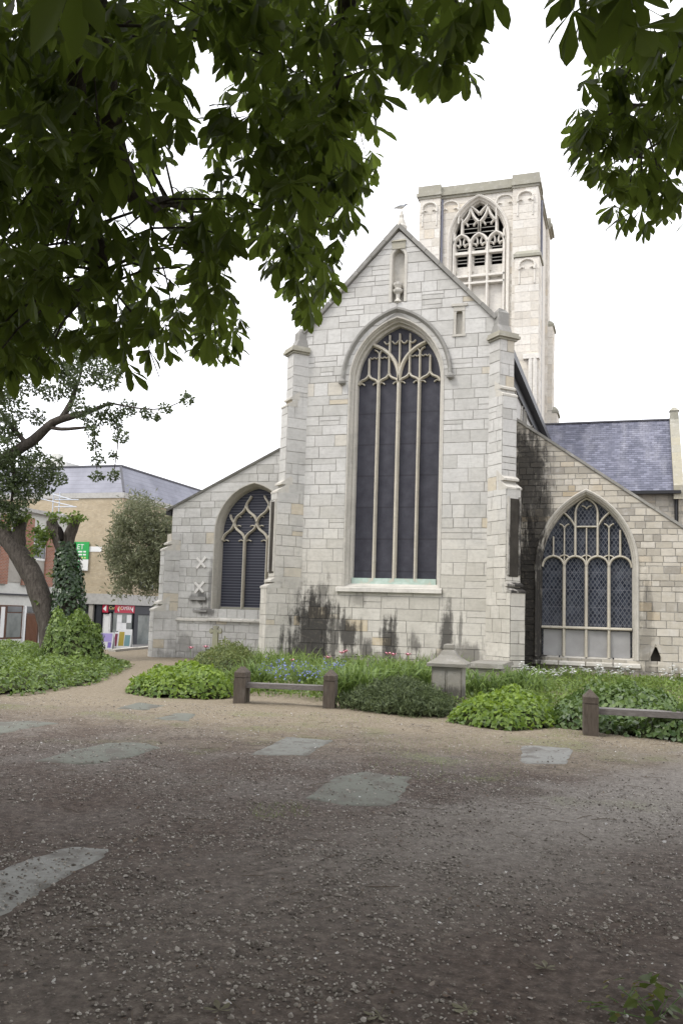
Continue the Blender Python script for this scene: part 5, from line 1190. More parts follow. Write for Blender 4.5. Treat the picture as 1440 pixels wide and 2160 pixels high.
leafP = np.array(leafP); leafS = np.array(leafS)
variants = [palmate(np.random.RandomState(i), 5+(i % 3), True) for i in range(8)]
def leaf_frames(n, rs):
    sp_ = rs.uniform(0, 6.283, n); tl = rs.uniform(-.45, .45, (n, 2)); nm = np.stack([tl[:, 0], tl[:, 1], np.ones(n)], 1); return nm, sp_
nm, spn = leaf_frames(len(leafP), nr); RM = rotmats(nm, spn, leafS)
dist = np.linalg.norm(leafP-np.array([0, 0, EYE]), axis=1); U_, V_, Z_ = project(leafP)
vis = (U_ > 0) & (U_ < 1440) & (V_ > 0) & (V_ < 2160) & (Z_ > 0)
order = np.argsort(np.where(vis, -leafS/dist, 9)); single = order[:298]; rest_i = np.setdiff1d(np.arange(len(leafP)), single)
def fol(i0, name, parent=None, mat=M_CHEST, kind=None, Vr=variants):
    # several variants, joined as one mesh
    VV = []; FF = []; TT = []; off = 0
    for k in range(len(Vr)):
        s_ = i0[i0 % len(Vr) == k]
        if len(s_) == 0: continue
        v, f = Vr[k]; V = (np.einsum('cij,nj->cni', RM[s_], v)+leafP[s_][:, None, :]).reshape(-1, 3)
        VV.append(V); FF.append((f[None]+(np.arange(len(s_))*len(v))[:, None, None]).reshape(-1, 3)+off); TT.append(np.repeat(nr.rand(len(s_)), len(f))); off += len(V)
    me = bpy.data.meshes.new(name); V = np.concatenate(VV); F_ = np.concatenate(FF); me.vertices.add(len(V)); me.vertices.foreach_set('co', V.astype(np.float32).ravel()); me.loops.add(F_.size); me.loops.foreach_set('vertex_index', F_.astype(np.int32).ravel()); me.polygons.add(len(F_)); me.polygons.foreach_set('loop_start', np.arange(len(F_), dtype=np.int32)*3); settint(me, np.concatenate(TT)); me.update(calc_edges=True)
    return obj(name, me, mat, parent, kind=kind)
crown = fol(rest_i, 'crown', ct_, kind='stuff'); crown.matrix_parent_inverse = ict
vm = []
for k, (v, f) in enumerate(variants):
    for t in (.15, .5, .85):
        me = bpy.data.meshes.new('leaf'); me.from_pydata(v.tolist(), [], f.tolist()); settint(me, np.full(len(f), t)); me.materials.append(M_CHEST); vm.append(me)
for i in single:
    o = bpy.data.objects.new('leaf', vm[nr.randint(len(vm))]); COL.objects.link(o); o.parent = ct_; o.matrix_parent_inverse = ict
    Mx = Matrix.Identity(4)
    for a in range(3):
        for b in range(3): Mx[a][b] = RM[i][a][b]
        Mx[a][3] = leafP[i][a]
    o.matrix_world = Mx
    o.matrix_basis = Mx
# twigs from the leaf clusters to the nearest bough
for c_ in clusters[::2]:
    j = np.argmin(((lm-np.array(c_))**2).sum(1)); q = Vector(lm[j]); d = (c_-q).length
    mid = np.array([tuple(q.lerp(c_, t)+Vector((0, 0, .1*d*math.sin(3.14*t)))) for t in (.15, .3, .45, .6, .75, .9)]); mu, mv, _ = project(mid)
    if d < 1.7 and all(any(inpoly(np.array([a_]), np.array([b_]), L[0])[0] for L in LOBES) for a_, b_ in zip(mu, mv)): bm_.tube([q, (q*.6+c_*.4)+Vector((0, 0, .12*d)), (q*.25+c_*.75)+Vector((0, 0, .10*d)), c_], [.012, .009, .006, .004], 4, cap=False)
o = bm_.build('boughs', M_BARK, ct_, True, 'stuff'); o.matrix_parent_inverse = ict
# the rest of the crown, overhead and behind
n = 52000; p = nr.uniform(-1, 1, (n, 3)); rr_ = np.linalg.norm(p, axis=1); p = p[(rr_ < 1) & (rr_ > .35)]; p = p*np.array([10.5, 10.0, 4.6])+np.array([-1.8, .2, 6.6])
U2, V2, Z2 = project(p); infr = (Z2 > 0) & (U2 > -90) & (U2 < 1530) & (V2 > -70) & (V2 < 2300)
p = p[(~infr) & (p[:, 2] > 2.7)]; v, f = palmate(np.random.RandomState(77), 6, False)
nm, s_ = leaf_frames(len(p), nr); o = inst('upper_crown', v, f, rotmats(nm, s_, nr.uniform(.20, .30, len(p))), p, M_CHEST, ct_, kind='stuff'); o.matrix_parent_inverse = ict

# ---- generic small leaves
LEAF4 = (np.array([(0, 0, 0), (.45, .3, .10), (1, 0, -.06), (.45, -.3, .10)]), np.array([(0, 1, 2), (0, 2, 3)]))
NARROW = (np.array([(0, 0, 0), (.5, .13, .05), (1, 0, -.1), (.5, -.13, .05)]), np.array([(0, 1, 2), (0, 2, 3)]))
IVY = (np.array([(0, 0, 0), (.25, .42, .03), (.6, .22, .06), (1, 0, -.05), (.6, -.22, .06), (.25, -.42, .03)]), np.array([(0, 1, 2), (0, 2, 3), (0, 3, 4), (0, 4, 5)]))
BLADE = (np.array([(-.02, 0, 0), (.02, 0, 0), (-.018, .10, .5), (.018, .10, .5), (-.01, .3, .85), (.01, .3, .85), (0, .5, .98), (0, .5, .98)]), np.array([(0, 1, 3, 2), (2, 3, 5, 4), (4, 5, 7, 6)]))
def dirs(n, up=.5):
    d = nr.randn(n, 3); d /= np.linalg.norm(d, axis=1, keepdims=True); d[:, 2] += up; return d
def scatter_poly(poly, n):
    pa = np.array([q[:2] for q in poly]); lo, hi = pa.min(0), pa.max(0); X_ = nr.uniform(lo[0], hi[0], n*4); Y_ = nr.uniform(lo[1], hi[1], n*4); k = inpoly(X_, Y_, pa); return X_[k][:n], Y_[k][:n]

# ---- old pollarded tree on the left with its leafy limb
YP = 23.0
PX = lambda x, y, dy=0.: wp(x, y, YP+dy)
pb = PX(112, 1396); po = empty('pollarded_tree', (pb.x, pb.y, 0), 0, 'old pollarded tree with two thick leaning trunks and one leafy limb', 'tree'); ipo = Matrix.Translation((-pb.x, -pb.y, 0))
def smooth(pts, n=5):
    P_ = [Vector(p) for p in pts]; out = []
    for i in range(len(P_)-1):
        a = P_[max(i-1, 0)]; b, c, d = P_[i], P_[i+1], P_[min(i+2, len(P_)-1)]
        for k in range(n): t = k/n; out.append(.5*((2*b)+(-a+c)*t+(2*a-5*b+4*c-d)*t*t+(-a+3*b-3*c+d)*t**3))
    out.append(P_[-1]); return out
def ptube(mbx, pts, rad, seg=14, n=5, wob=.1):
    s_ = smooth([PX(*q) for q in pts], n); N = len(s_); mbx.tube(s_, list(np.interp(np.linspace(0, len(rad)-1, N), range(len(rad)), np.array(rad)*YP/F_PX)), seg, wob)
def pp(mbx, nm, mat=M_BARK, sm=True, kind=None): o = mbx.build(nm, mat, po, sm, kind); o.matrix_parent_inverse = ipo; return o
m = MB(); ptube(m, [(112, 1420), (106, 1340), (92, 1280), (70, 1220), (45, 1175), (18, 1138), (-12, 1108), (-50, 1075)], [30, 25, 25, 26, 25, 23, 21, 18]); pp(m, 'trunk')
m = MB(); ptube(m, [(40, 1172, .05), (40, 1130, .05), (46, 1092, .05)], [20, 17, 14]); pp(m, 'cut_stub')
m = MB(); ptube(m, [(118, 1420, .15), (140, 1330, .1), (145, 1250, .1), (142, 1190, .1), (136, 1150, .1)], [26, 21, 20, 19, 19]); rt = pp(m, 'trunk')
m = MB(); ptube(m, [(137, 1165, .1), (124, 1132, .1), (113, 1112, .1), (110, 1098, .1)], [20, 17, 15, 13]); pp(m, 'cut_stub')
m = MB(); ptube(m, [(140, 1160, .12), (148, 1128, .12), (158, 1104, .12), (162, 1088, .12)], [17, 15, 13, 12]); pp(m, 'cut_stub')
m = MB(); ptube(m, [(131, 1140, -.28), (129, 1124, -.24), (126, 1112, -.2)], [5, 7, 4], 8); pp(m, 'hollow', plain('dark_hollow', (.012, .01, .009), .95, .05))
m = MB(); ptube(m, [(-50, 1075), (-45, 1020), (0, 975), (45, 945), (75, 925), (110, 893), (145, 880), (190, 868), (232, 850)], [20, 17, 15, 14, 13, 11, 9, 6, 3.5], 10); limb_o = pp(m, 'limb')
for path, r_ in (([(100, 900), (130, 905), (165, 903), (200, 900)], [6, 5, 4, 2]), ([(130, 884), (150, 850), (160, 820), (172, 785), (178, 740)], [9, 7, 5, 3, 2]), ([(60, 940), (30, 905), (0, 865), (-30, 830)], [7, 6, 5, 4]), ([(232, 850), (300, 862), (350, 860), (400, 838)], [3, 2, 1.5, 1]), ([(200, 900), (202, 940), (205, 990)], [1.5, 1, .8]), ([(225, 870), (250, 910), (240, 1000)], [2, 1.5, 1]), ([(20, 960), (30, 1000), (25, 1060)], [7, 5, 3])):
    m = MB(); ptube(m, path, r_, 6, 4); pp(m, 'branch')
OAKC = [(30, 990, 40), (80, 990, 40), (20, 1040, 45), (60, 1030, 40), (8, 1085, 32), (40, 1075, 22), (110, 985, 27), (130, 1010, 14), (60, 955, 30), (95, 1025, 24), (20, 860, 40), (60, 800, 42), (130, 760, 45), (180, 775, 42), (225, 795, 32), (180, 730, 42), (100, 710, 42), (205, 725, 35), (60, 730, 40), (20, 760, 42), (0, 900, 40), (170, 862, 24), (200, 880, 26), (230, 872, 24), (270, 862, 20), (310, 872, 14), (350, 862, 12), (395, 842, 14), (330, 882, 8), (195, 910, 15), (200, 940, 15), (207, 970, 14), (205, 1005, 13), (245, 892, 16), (256, 920, 17), (240, 960, 9), (240, 1003, 13), (0, 955, 40), (22, 915, 25), (150, 820, 26), (110, 830, 22), (80, 880, 20), (0, 820, 40), (140, 790, 30), (245, 770, 25), (10, 700, 45), (-10, 1010, 40)]
P_ = []
for x, y, r_ in OAKC:
    k = int(r_*r_*.36)+20; a = nr.randn(k, 3); a /= np.maximum(1, np.linalg.norm(a, axis=1, keepdims=True)/1.25); q = np.array(PX(x, y, nr.uniform(-.8, .5))); P_.append(q+a*(r_*YP/F_PX)*np.array([.8, .9, .8]))
P_ = np.concatenate(P_); M_OAKL = leaf_mat('oak_leaf', (.035, .05, .022), (.115, .15, .06), .3, .45, .3)
o = inst('crown', *LEAF4, rotmats(dirs(len(P_), .4), nr.uniform(0, 6.28, len(P_)), nr.uniform(.08, .15, len(P_))), P_, M_OAKL, po, kind='stuff'); o.matrix_parent_inverse = ipo
P_ = []
for x, y, r_ in [(113, 1090, 12), (150, 1094, 12), (168, 1092, 12), (135, 1098, 9), (88, 1140, 22), (75, 1160, 16), (100, 1128, 14), (44, 1098, 12), (25, 1095, 22), (110, 1215, 8), (82, 1275, 7), (60, 1090, 10), (78, 1120, 14)]:
    k = int(r_*r_*.35)+6; a = nr.randn(k, 3)*.55; P_.append(np.array(PX(x, y, nr.uniform(-.3, 0)))+a*(r_*YP/F_PX))
P_ = np.concatenate(P_); M_SPR = leaf_mat('fresh_sprout_leaf', (.07, .11, .025), (.20, .27, .06), .4, .45, .3)
o = inst('sprouts', *LEAF4, rotmats(dirs(len(P_), .5), nr.uniform(0, 6.28, len(P_)), nr.uniform(.09, .16, len(P_))), P_, M_SPR, po, kind='stuff'); o.matrix_parent_inverse = ipo
# ivy on the right trunk
k = 1900; ty = nr.uniform(0, 1, k)**.8; cy_ = np.interp(ty, [0, .3, .6, 1], [1330, 1270, 1220, 1146]); cxp = np.interp(ty, [0, .3, .6, 1], [140, 147, 146, 140]); rad = np.interp(ty, [0, .4, .8, 1], [42, 37, 30, 18])*YP/F_PX
an = nr.uniform(0, 6.283, k); base = np.array([tuple(PX(a, b, .1)) for a, b in zip(cxp, cy_)]); nrm = np.stack([np.cos(an), np.sin(an), nr.uniform(.1, .6, k)], 1); pos = base+nrm*np.array([1, 1, .1])*(rad*nr.uniform(.85, 1.12, k))[:, None]
M_IVY = leaf_mat('ivy_leaf', (.014, .032, .012), (.055, .10, .03), .18, .32, .45)
iv = inst('ivy_climber', *IVY, rotmats(nrm+nr.randn(k, 3)*.25, nr.uniform(0, 6.28, k), nr.uniform(.09, .16, k)), pos, M_IVY); tag(iv, 'dark green ivy clothing the right trunk of the pollarded tree', 'ivy')

# ---- grey-green small tree beside the church corner
YS = 34.; sb = wp(352, 1372, YS); st_ = empty('small_tree', (sb.x, sb.y, 0), 0, 'grey green weeping small tree beside the left corner of the church', 'tree'); ist = Matrix.Translation((-sb.x, -sb.y, 0))
m = MB(); s_ = smooth([Vector((sb.x, YS, -.1)), wp(350, 1290, YS), wp(338, 1220, YS), wp(315, 1150, YS), wp(300, 1090, YS)]); m.tube(s_, list(np.linspace(.16, .04, len(s_))), 8, .1); o = m.build('trunk', M_BARK, st_, True); o.matrix_parent_inverse = ist
for path in ([(340, 1225), (300, 1190), (260, 1170)], [(330, 1190), (350, 1130), (345, 1080)], [(315, 1150), (270, 1110), (255, 1080)], [(320, 1170), (285, 1200), (262, 1235)]):
    m = MB(); s_ = smooth([wp(x, y, YS+nr.uniform(-.5, .5)*(i > 0)) for i, (x, y) in enumerate(path)]); m.tube(s_, list(np.linspace(.06, .015, len(s_))), 6); o = m.build('branch', M_BARK, st_, True); o.matrix_parent_inverse = ist
SPOL = [(268, 1052), (285, 1042), (318, 1062), (345, 1075), (372, 1110), (372, 1200), (352, 1235), (325, 1250), (300, 1245), (285, 1225), (262, 1248), (235, 1250), (245, 1220), (228, 1185), (222, 1160), (240, 1130), (245, 1085)]
X_, Y_ = scatter_poly(SPOL, 520); P_ = []
for x, y in zip(X_, Y_):
    c_ = np.array(wp(x, y, YS+nr.uniform(-1.2, 1.2))); k = 20; P_.append(c_+nr.randn(k, 3)*np.array([.13, .2, .2]))
P_ = np.concatenate(P_); M_SILV = leaf_mat('silvery_leaf', (.08, .09, .05), (.25, .265, .15), .3, .5, .3); dn = dirs(len(P_), -.1)
o = inst('crown', *NARROW, rotmats(dn, nr.uniform(0, 6.28, len(P_)), nr.uniform(.16, .30, len(P_))), P_, M_SILV, st_, kind='stuff'); o.matrix_parent_inverse = ist

# ---- mounds of leaves
def mound(name, poly, H, dens, size, mat, label, cat, edge=.5, shape=IVY, upn=.7, kind=None, lump=.25, fill=(.012, .02, .008), seedtint=None, group=None):
    pa = np.array([tuple(q)[:2] for q in poly]); c0 = pa.mean(0); area = .5*abs(np.dot(pa[:, 0], np.roll(pa[:, 1], -1))-np.dot(pa[:, 1], np.roll(pa[:, 0], -1)))
    def top(X_, Y_):
        d = edgedist(X_, Y_, pa); b = 1-np.exp(-d/edge*1.6); l_ = 1+lump*(np.sin(X_*2.9+1.7*np.sin(Y_*2.1))*np.sin(Y_*3.3+c0[0])+.6*np.sin(X_*7.1+Y_*5.3))
        return H*b*l_+.03
    n = int(area*dens); X_, Y_ = scatter_poly(pa, n); n = len(X_); t = top(X_, Y_); e = .05
    gx_ = (top(X_+e, Y_)-t)/e; gy_ = (top(X_, Y_+e)-t)/e; out = inpoly(X_+e, Y_, pa) & inpoly(X_, Y_+e, pa); gx_ = np.where(out, np.clip(gx_, -2, 2), 0); gy_ = np.where(out, np.clip(gy_, -2, 2), 0)
    z = t*(1-.5*nr.rand(n)**2.2)+nr.uniform(-.02, .05, n); nrm = np.stack([-gx_, -gy_, np.full(n, upn)], 1)+nr.randn(n, 3)*.38; gz = hgt(X_, Y_)
    e_ = empty(name, (c0[0], c0[1], 0), 0); im = Matrix.Translation((-c0[0], -c0[1], 0)); tag(e_, label, cat, group)
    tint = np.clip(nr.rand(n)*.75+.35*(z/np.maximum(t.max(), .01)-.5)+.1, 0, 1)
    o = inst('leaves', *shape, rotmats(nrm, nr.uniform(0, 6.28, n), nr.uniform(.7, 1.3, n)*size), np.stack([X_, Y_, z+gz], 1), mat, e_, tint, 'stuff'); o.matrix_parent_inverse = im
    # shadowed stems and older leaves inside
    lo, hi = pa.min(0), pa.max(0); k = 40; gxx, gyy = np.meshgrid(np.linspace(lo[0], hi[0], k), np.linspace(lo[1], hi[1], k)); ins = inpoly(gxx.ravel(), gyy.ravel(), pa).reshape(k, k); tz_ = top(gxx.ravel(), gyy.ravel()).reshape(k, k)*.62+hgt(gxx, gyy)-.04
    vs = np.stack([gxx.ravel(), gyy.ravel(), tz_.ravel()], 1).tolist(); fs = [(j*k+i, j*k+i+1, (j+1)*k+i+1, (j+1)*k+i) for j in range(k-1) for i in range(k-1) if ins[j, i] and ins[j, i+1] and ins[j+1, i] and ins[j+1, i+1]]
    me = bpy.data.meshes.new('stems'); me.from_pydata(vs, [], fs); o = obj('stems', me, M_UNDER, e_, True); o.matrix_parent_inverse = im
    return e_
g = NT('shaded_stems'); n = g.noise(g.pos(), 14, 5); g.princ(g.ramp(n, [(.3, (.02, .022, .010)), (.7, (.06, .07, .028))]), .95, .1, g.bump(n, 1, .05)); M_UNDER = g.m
M_GC = leaf_mat('ground_cover_leaf', (.045, .085, .018), (.235, .325, .065), .25, .4, .4)
M_GC2 = leaf_mat('bright_cover_leaf', (.05, .10, .014), (.29, .40, .05), .3, .42, .35)
M_DK = leaf_mat('dark_shrub_leaf', (.035, .07, .020), (.175, .255, .06), .2, .4, .4)
M_JUN = leaf_mat('juniper_spray', (.04, .056, .026), (.16, .20, .085), .2, .55, .25)
M_GRASS = leaf_mat('bed_grass', (.07, .115, .026), (.27, .36, .095), .3, .45, .3)
V2 = lambda *a: [gp(x, y) for x, y in a]
mound('ivy_bank', [gp(-40, 1476), gp(0, 1470), gp(60, 1467), gp(130, 1457), gp(200, 1444), gp(245, 1427), gp(272, 1412), gp(281, 1405), Vector((-14.6, 22.9, 0)), Vector((-16.8, 25.6, 0)), Vector((-19.2, 27.8, 0)), Vector((-26, 27.5, 0)), Vector((-26, 14, 0))], .28, 240, .085, M_GC, 'wide bank of ivy and ground cover left of the gravel path', 'ground cover', .9)
bc = gp(150, 1404); bush_poly = [Vector((bc.x+math.cos(a)*.98, bc.y+math.sin(a)*.95, 0)) for a in np.linspace(0, 6.283, 14)[:-1]]
mound('leafy_bush', bush_poly, 1.7, 1300, .11, M_GC, 'rounded leafy bush at the foot of the pollarded tree', 'bush', .5, LEAF4, .5)
mound('geranium_mound', V2((262, 1462), (330, 1472), (420, 1476), (494, 1476), (496, 1462), (470, 1445), (420, 1434), (370, 1432), (320, 1438), (285, 1448)), .40, 640, .085, M_GC2, 'low bright green leafy mound left of the oak bench', 'shrub', .38)
mound('lady_mantle_mound', V2((940, 1523), (1000, 1534), (1080, 1542), (1160, 1538), (1178, 1524), (1165, 1505), (1120, 1494), (1040, 1492), (975, 1500)), .35, 680, .085, M_GC2, 'yellow green leafy mound between pedestal tomb and right bench', 'shrub', .40)
mound('dark_leafy_shrub', V2((1165, 1535), (1225, 1541), (1330, 1556), (1480, 1572), (1500, 1545), (1440, 1505), (1330, 1490), (1220, 1490), (1165, 1500)), .36, 560, .095, M_DK, 'dark leafy shrub growing behind the right bench', 'shrub', .4, lump=.4)
mound('rose_bush', V2((385, 1425), (440, 1436), (505, 1438), (555, 1428), (545, 1412), (480, 1405), (410, 1408)), .68, 600, .075, leaf_mat('bronze_tipped_leaf', (.05, .085, .025), (.22, .24, .075), .3, .45, .3), 'bushy bronze tipped rose under the left aisle window', 'shrub', .6, LEAF4, .5)
# prostrate juniper: sprays
JP = V2((716, 1492), (800, 1507), (880, 1514), (945, 1516), (955, 1500), (905, 1478), (870, 1462), (815, 1466), (760, 1482)); pa = np.array([tuple(q)[:2] for q in JP]); c0 = pa.mean(0)
ju = empty('juniper', (c0[0], c0[1], 0), 0, 'dark feathery spreading juniper between left bench and pedestal tomb', 'shrub'); ij = Matrix.Translation((-c0[0], -c0[1], 0))
X_, Y_ = scatter_poly(JP, 900); d_ = edgedist(X_, Y_, pa); hh = .05+.55*(1-np.exp(-d_/.6)); P_ = []; N_ = []
for x, y, h_ in zip(X_, Y_, hh):
    az = nr.uniform(0, 6.28); k = 26; t = nr.rand(k); L = nr.uniform(.3, .6); zb_ = h_*nr.uniform(.35, 1.0)
    P_.append(np.stack([x+np.cos(az)*L*(t-.5), y+np.sin(az)*L*(t-.5), zb_+.18*t*L+nr.randn(k)*.02], 1)+nr.randn(k, 3)*.03*(1-t[:, None]*.5)); N_.append(np.stack([np.cos(az)+nr.randn(k)*.7, np.sin(az)+nr.randn(k)*.7, nr.randn(k)*.5+.5], 1))
P_ = np.concatenate(P_); N_ = np.concatenate(N_)
o = inst('sprays', *NARROW, rotmats(N_, nr.uniform(0, 6.28, len(P_)), nr.uniform(.05, .11, len(P_))), P_, M_JUN, ju, kind='stuff'); o.matrix_parent_inverse = ij
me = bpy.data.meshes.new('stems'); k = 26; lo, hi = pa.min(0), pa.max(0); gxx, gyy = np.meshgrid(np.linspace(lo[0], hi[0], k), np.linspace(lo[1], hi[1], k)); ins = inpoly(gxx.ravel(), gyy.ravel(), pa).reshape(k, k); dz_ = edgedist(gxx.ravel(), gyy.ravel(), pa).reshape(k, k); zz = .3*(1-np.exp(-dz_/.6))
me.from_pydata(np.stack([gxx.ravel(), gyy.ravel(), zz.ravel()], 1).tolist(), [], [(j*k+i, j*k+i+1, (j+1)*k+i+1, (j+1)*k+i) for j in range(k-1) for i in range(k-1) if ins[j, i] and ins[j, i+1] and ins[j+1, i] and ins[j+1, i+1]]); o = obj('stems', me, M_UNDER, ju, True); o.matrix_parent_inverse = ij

# ---- mixed herbaceous growth and long grass of the bed (too many to count)
BED = [gp(500, 1466), gp(600, 1474), gp(720, 1482), gp(905, 1482), gp(960, 1500), gp(1180, 1505), gp(1440, 1520), Vector((3.0, 15.5, 0)), Vector((3.4, 26.8, 0)), Vector((-3.0, 26.6, 0)), Vector((-3.8, 25.2, 0)), Vector((-10.2, 25.4, 0)), Vector((-10.9, 25.5, 0)), Vector((-12.6, 25.6, 0)), gp(420, 1432)]
pb_ = np.array([tuple(q)[:2] for q in BED]); X_, Y_ = scatter_poly(BED, 15000); n = len(X_); tall = .30+.16*np.sin(X_*1.3+1)*np.sin(Y_*.9)+.10*np.sin(X_*3.1)*np.sin(Y_*2.3)+.012*(Y_-15); tall = tall*np.where(X_ > -4.2, .58, 1)
bl_ = nr.rand(n) < .55; nrm = np.stack([nr.randn(n)*.25, nr.randn(n)*.25, np.ones(n)], 1)
avoid = (np.hypot(X_-pt.x, Y_-pt.y-.33) > .45) & ~((X_ > t0.x) & (X_ < t1.x) & (Y_ > 19.5) & (Y_ < 21.6))
bl_ &= avoid
gs = inst('long_grass', *BLADE, rotmats(nrm[bl_], nr.uniform(0, 6.28, bl_.sum()), (tall*nr.uniform(.7, 1.5, n))[bl_]), np.stack([X_, Y_, hgt(X_, Y_)-.02], 1)[bl_], M_GRASS, kind='stuff'); tag(gs, 'long green grass and flower leaves growing in the bed below the church wall', 'grass')
X_, Y_ = scatter_poly(BED, 21000); n = len(X_); tall = .26+.14*np.sin(X_*1.3+1)*np.sin(Y_*.9)+.10*np.sin(X_*3.1)*np.sin(Y_*2.3)+.012*(Y_-15); tall = tall*np.where(X_ > -4.2, .62, 1); avoid = (np.hypot(X_-pt.x, Y_-pt.y-.33) > .45) & ~((X_ > t0.x) & (X_ < t1.x) & (Y_ > 19.5) & (Y_ < 21.6)); X_, Y_, tall = X_[avoid], Y_[avoid], tall[avoid]; n = len(X_)
hb = inst('herbaceous_leaves', *LEAF4, rotmats(dirs(n, .7), nr.uniform(0, 6.28, n), nr.uniform(.05, .12, n)), np.stack([X_, Y_, tall*nr.rand(n)**.6], 1), M_GC, kind='stuff'); tag(hb, 'low mixed foliage filling the flower bed below the church wall', 'plants')
# arching strap-leaved clumps
STRAP = (np.array([(-.022, 0, 0), (.022, 0, 0), (-.024, .14, .45), (.024, .14, .45), (-.018, .38, .72), (.018, .38, .72), (-.003, .66, .74), (.003, .66, .74)]), np.array([(0, 1, 3, 2), (2, 3, 5, 4), (4, 5, 7, 6)]))
M_STRAP = leaf_mat('strap_leaf', (.06, .105, .028), (.24, .33, .09), .35, .4, .35)
for (x, y, w_, n_, h_, lb) in ((745, 1478, .5, 260, .85, 'clump of arching strap leaves right of the left bench'), (800, 1462, .55, 280, .9, 'tall strap leaved clump left of the pedestal tomb'), (540, 1455, .35, 150, .75, 'upright strap leaved clump behind the left bench post'), (655, 1455, .3, 110, .7, 'narrow strap leaved clump behind the middle of the left bench'), (1010, 1470, .55, 260, .7, 'strap leaved clump at the foot of the chest tomb'), (1100, 1468, .6, 240, .75, 'strap leaved clump behind the yellow green mound'), (880, 1455, .4, 160, .8, 'strap leaved clump beside the pedestal tomb')):
    p = gp(x, y); e_ = empty('day_lily', (p.x, p.y, 0), 0, lb, 'plant', 'strap leaved clumps in the flower bed'); a = nr.uniform(0, 6.28, n_); r_ = nr.rand(n_)**.7*w_
    inst('leaves', *STRAP, rotmats(np.stack([nr.randn(n_)*.22, nr.randn(n_)*.22, np.ones(n_)], 1), nr.uniform(0, 6.28, n_), nr.uniform(.6, 1.1, n_)*h_), np.stack([r_*np.cos(a), r_*np.sin(a)*.7, np.full(n_, -.02)], 1), M_STRAP, e_, kind='stuff')
# small blue flowers behind the left bench
X_, Y_ = scatter_poly(V2((545, 1462), (690, 1468), (735, 1462), (720, 1440), (560, 1440)), 150); n = len(X_); M_BLUE = plain('blue_petal', (.22, .25, .55), .6, .2, .1)
bf_ = inst('blue_flowers', *LEAF4, rotmats(dirs(n*3, .3), nr.uniform(0, 6.28, n*3), np.full(n*3, .05)), np.stack([np.repeat(X_, 3)+nr.randn(n*3)*.03, np.repeat(Y_, 3)+nr.randn(n*3)*.03, np.repeat(nr.uniform(.25, .5, n), 3)+nr.rand(n*3)*.12], 1), M_BLUE, kind='stuff'); tag(bf_, 'scatter of small blue flowers behind the left bench', 'flowers')
# pink poppies
g = NT('pink_petal'); g.princ((.74, .32, .40), .6, .2); M_PINK = g.m; M_STEM = plain('green_stem', (.10, .17, .05), .7, .2)
def poppy(x, y, Yp, lb):
    p = wp(x, y, Yp); e_ = empty('poppy', (p.x, Yp, 0), nr.uniform(0, 6), lb, 'flower', 'pink poppies in the flower bed')
    h_ = p.z; m = MB(); m.tube([(0, 0, 0), (.03, .01, h_*.5), (0, 0, h_-.02)], .006, 5); m.build('stem', M_STEM, e_)
    m = MB()
    for k in range(5):
        a = k*1.257; c_, s_ = math.cos(a), math.sin(a); m.add([(0, 0, h_-.03), (c_*.055-s_*.05, s_*.055+c_*.05, h_+.015), (c_*.095, s_*.095, h_+.045), (c_*.055+s_*.05, s_*.055-c_*.05, h_+.015)], [(0, 1, 2, 3)])
    m.build('petals', M_PINK, e_)
    m = MB(); m.lathe((0, 0, h_-.02), [(.006, 0), (.022, .02), (.018, .035)], 6); m.build('seed_head', M_STEM, e_)
for q in ((615, 1393, 21.5, 'lone pink poppy above the middle of the left bench'), (691, 1387, 21, 'pink poppy right above the right post of the left bench'), (721, 1377, 22, 'left flower of the pink poppy pair under the left end of the window sill'), (729, 1374, 22.2, 'right flower of the pink poppy pair under the left end of the window sill'), (818, 1379, 22, 'left flower of the pink poppy pair below the middle of the great window'), (829, 1381, 22, 'right flower of the pink poppy pair below the middle of the great window'), (860, 1381, 22.4, 'pink poppy nearest to the pedestal tomb'), (403, 1367, 22, 'leftmost pink poppy above the rose bush'), (434, 1365, 22.3, 'pink poppy above the rose bush beside the stone cross'), (446, 1390, 21, 'low pink poppy at the front of the rose bush')): poppy(*q)
# cow parsley along the right aisle wall
M_UMB = plain('white_umbel', (.68, .69, .66), .7, .2, .1)
def parsley_proto():
    rs_ = np.random.RandomState(4); parts = []
    m = MB(); heads = [(0, 0, .95), (.16, .05, .8), (-.15, .08, .84), (.05, -.15, .74), (-.08, -.12, .68)]
    for hx, hy, hz in heads: m.tube([(0, 0, 0), (hx*.2, hy*.2, hz*.5), (hx, hy, hz)], .006, 4, cap=False)
    stem = m.mesh('stem'); stem.materials.append(M_STEM); m = MB()
    for hx, hy, hz in heads:
        for k in range(26):
            a, r_ = rs_.uniform(0, 6.28), .10*math.sqrt(rs_.rand()); q = Vector((hx+r_*math.cos(a), hy+r_*math.sin(a), hz+.02+.03*(1-(r_/.1)**2))); d_ = Vector((rs_.randn()*.4, rs_.randn()*.4, 1)).normalized(); u_ = d_.orthogonal().normalized()*.036; v_ = d_.cross(u_); m.add([q+u_, q+v_, q-u_, q-v_], [(0, 1, 2, 3)])
    um = m.mesh('umbels'); um.materials.append(M_UMB); return stem, um
stem_me, umb_me = parsley_proto()
for i in range(40):
    x = nr.uniform(1085, 1445); Yp = nr.uniform(22.6, 26.2); y = nr.uniform(1398, 1432) if x > 1200 else nr.uniform(1408, 1436); p = wp(x, y, Yp); h_ = max(.35, p.z)
    e_ = empty('cow_parsley', (p.x, Yp, 0), nr.uniform(0, 6.28), 'white flowering cow parsley in front of the right aisle wall', 'flower', 'cow parsley below the right aisle window'); e_.scale = (h_, h_, h_)
    obj('stem', stem_me, None, e_); obj('umbels', umb_me, None, e_, kind='stuff')
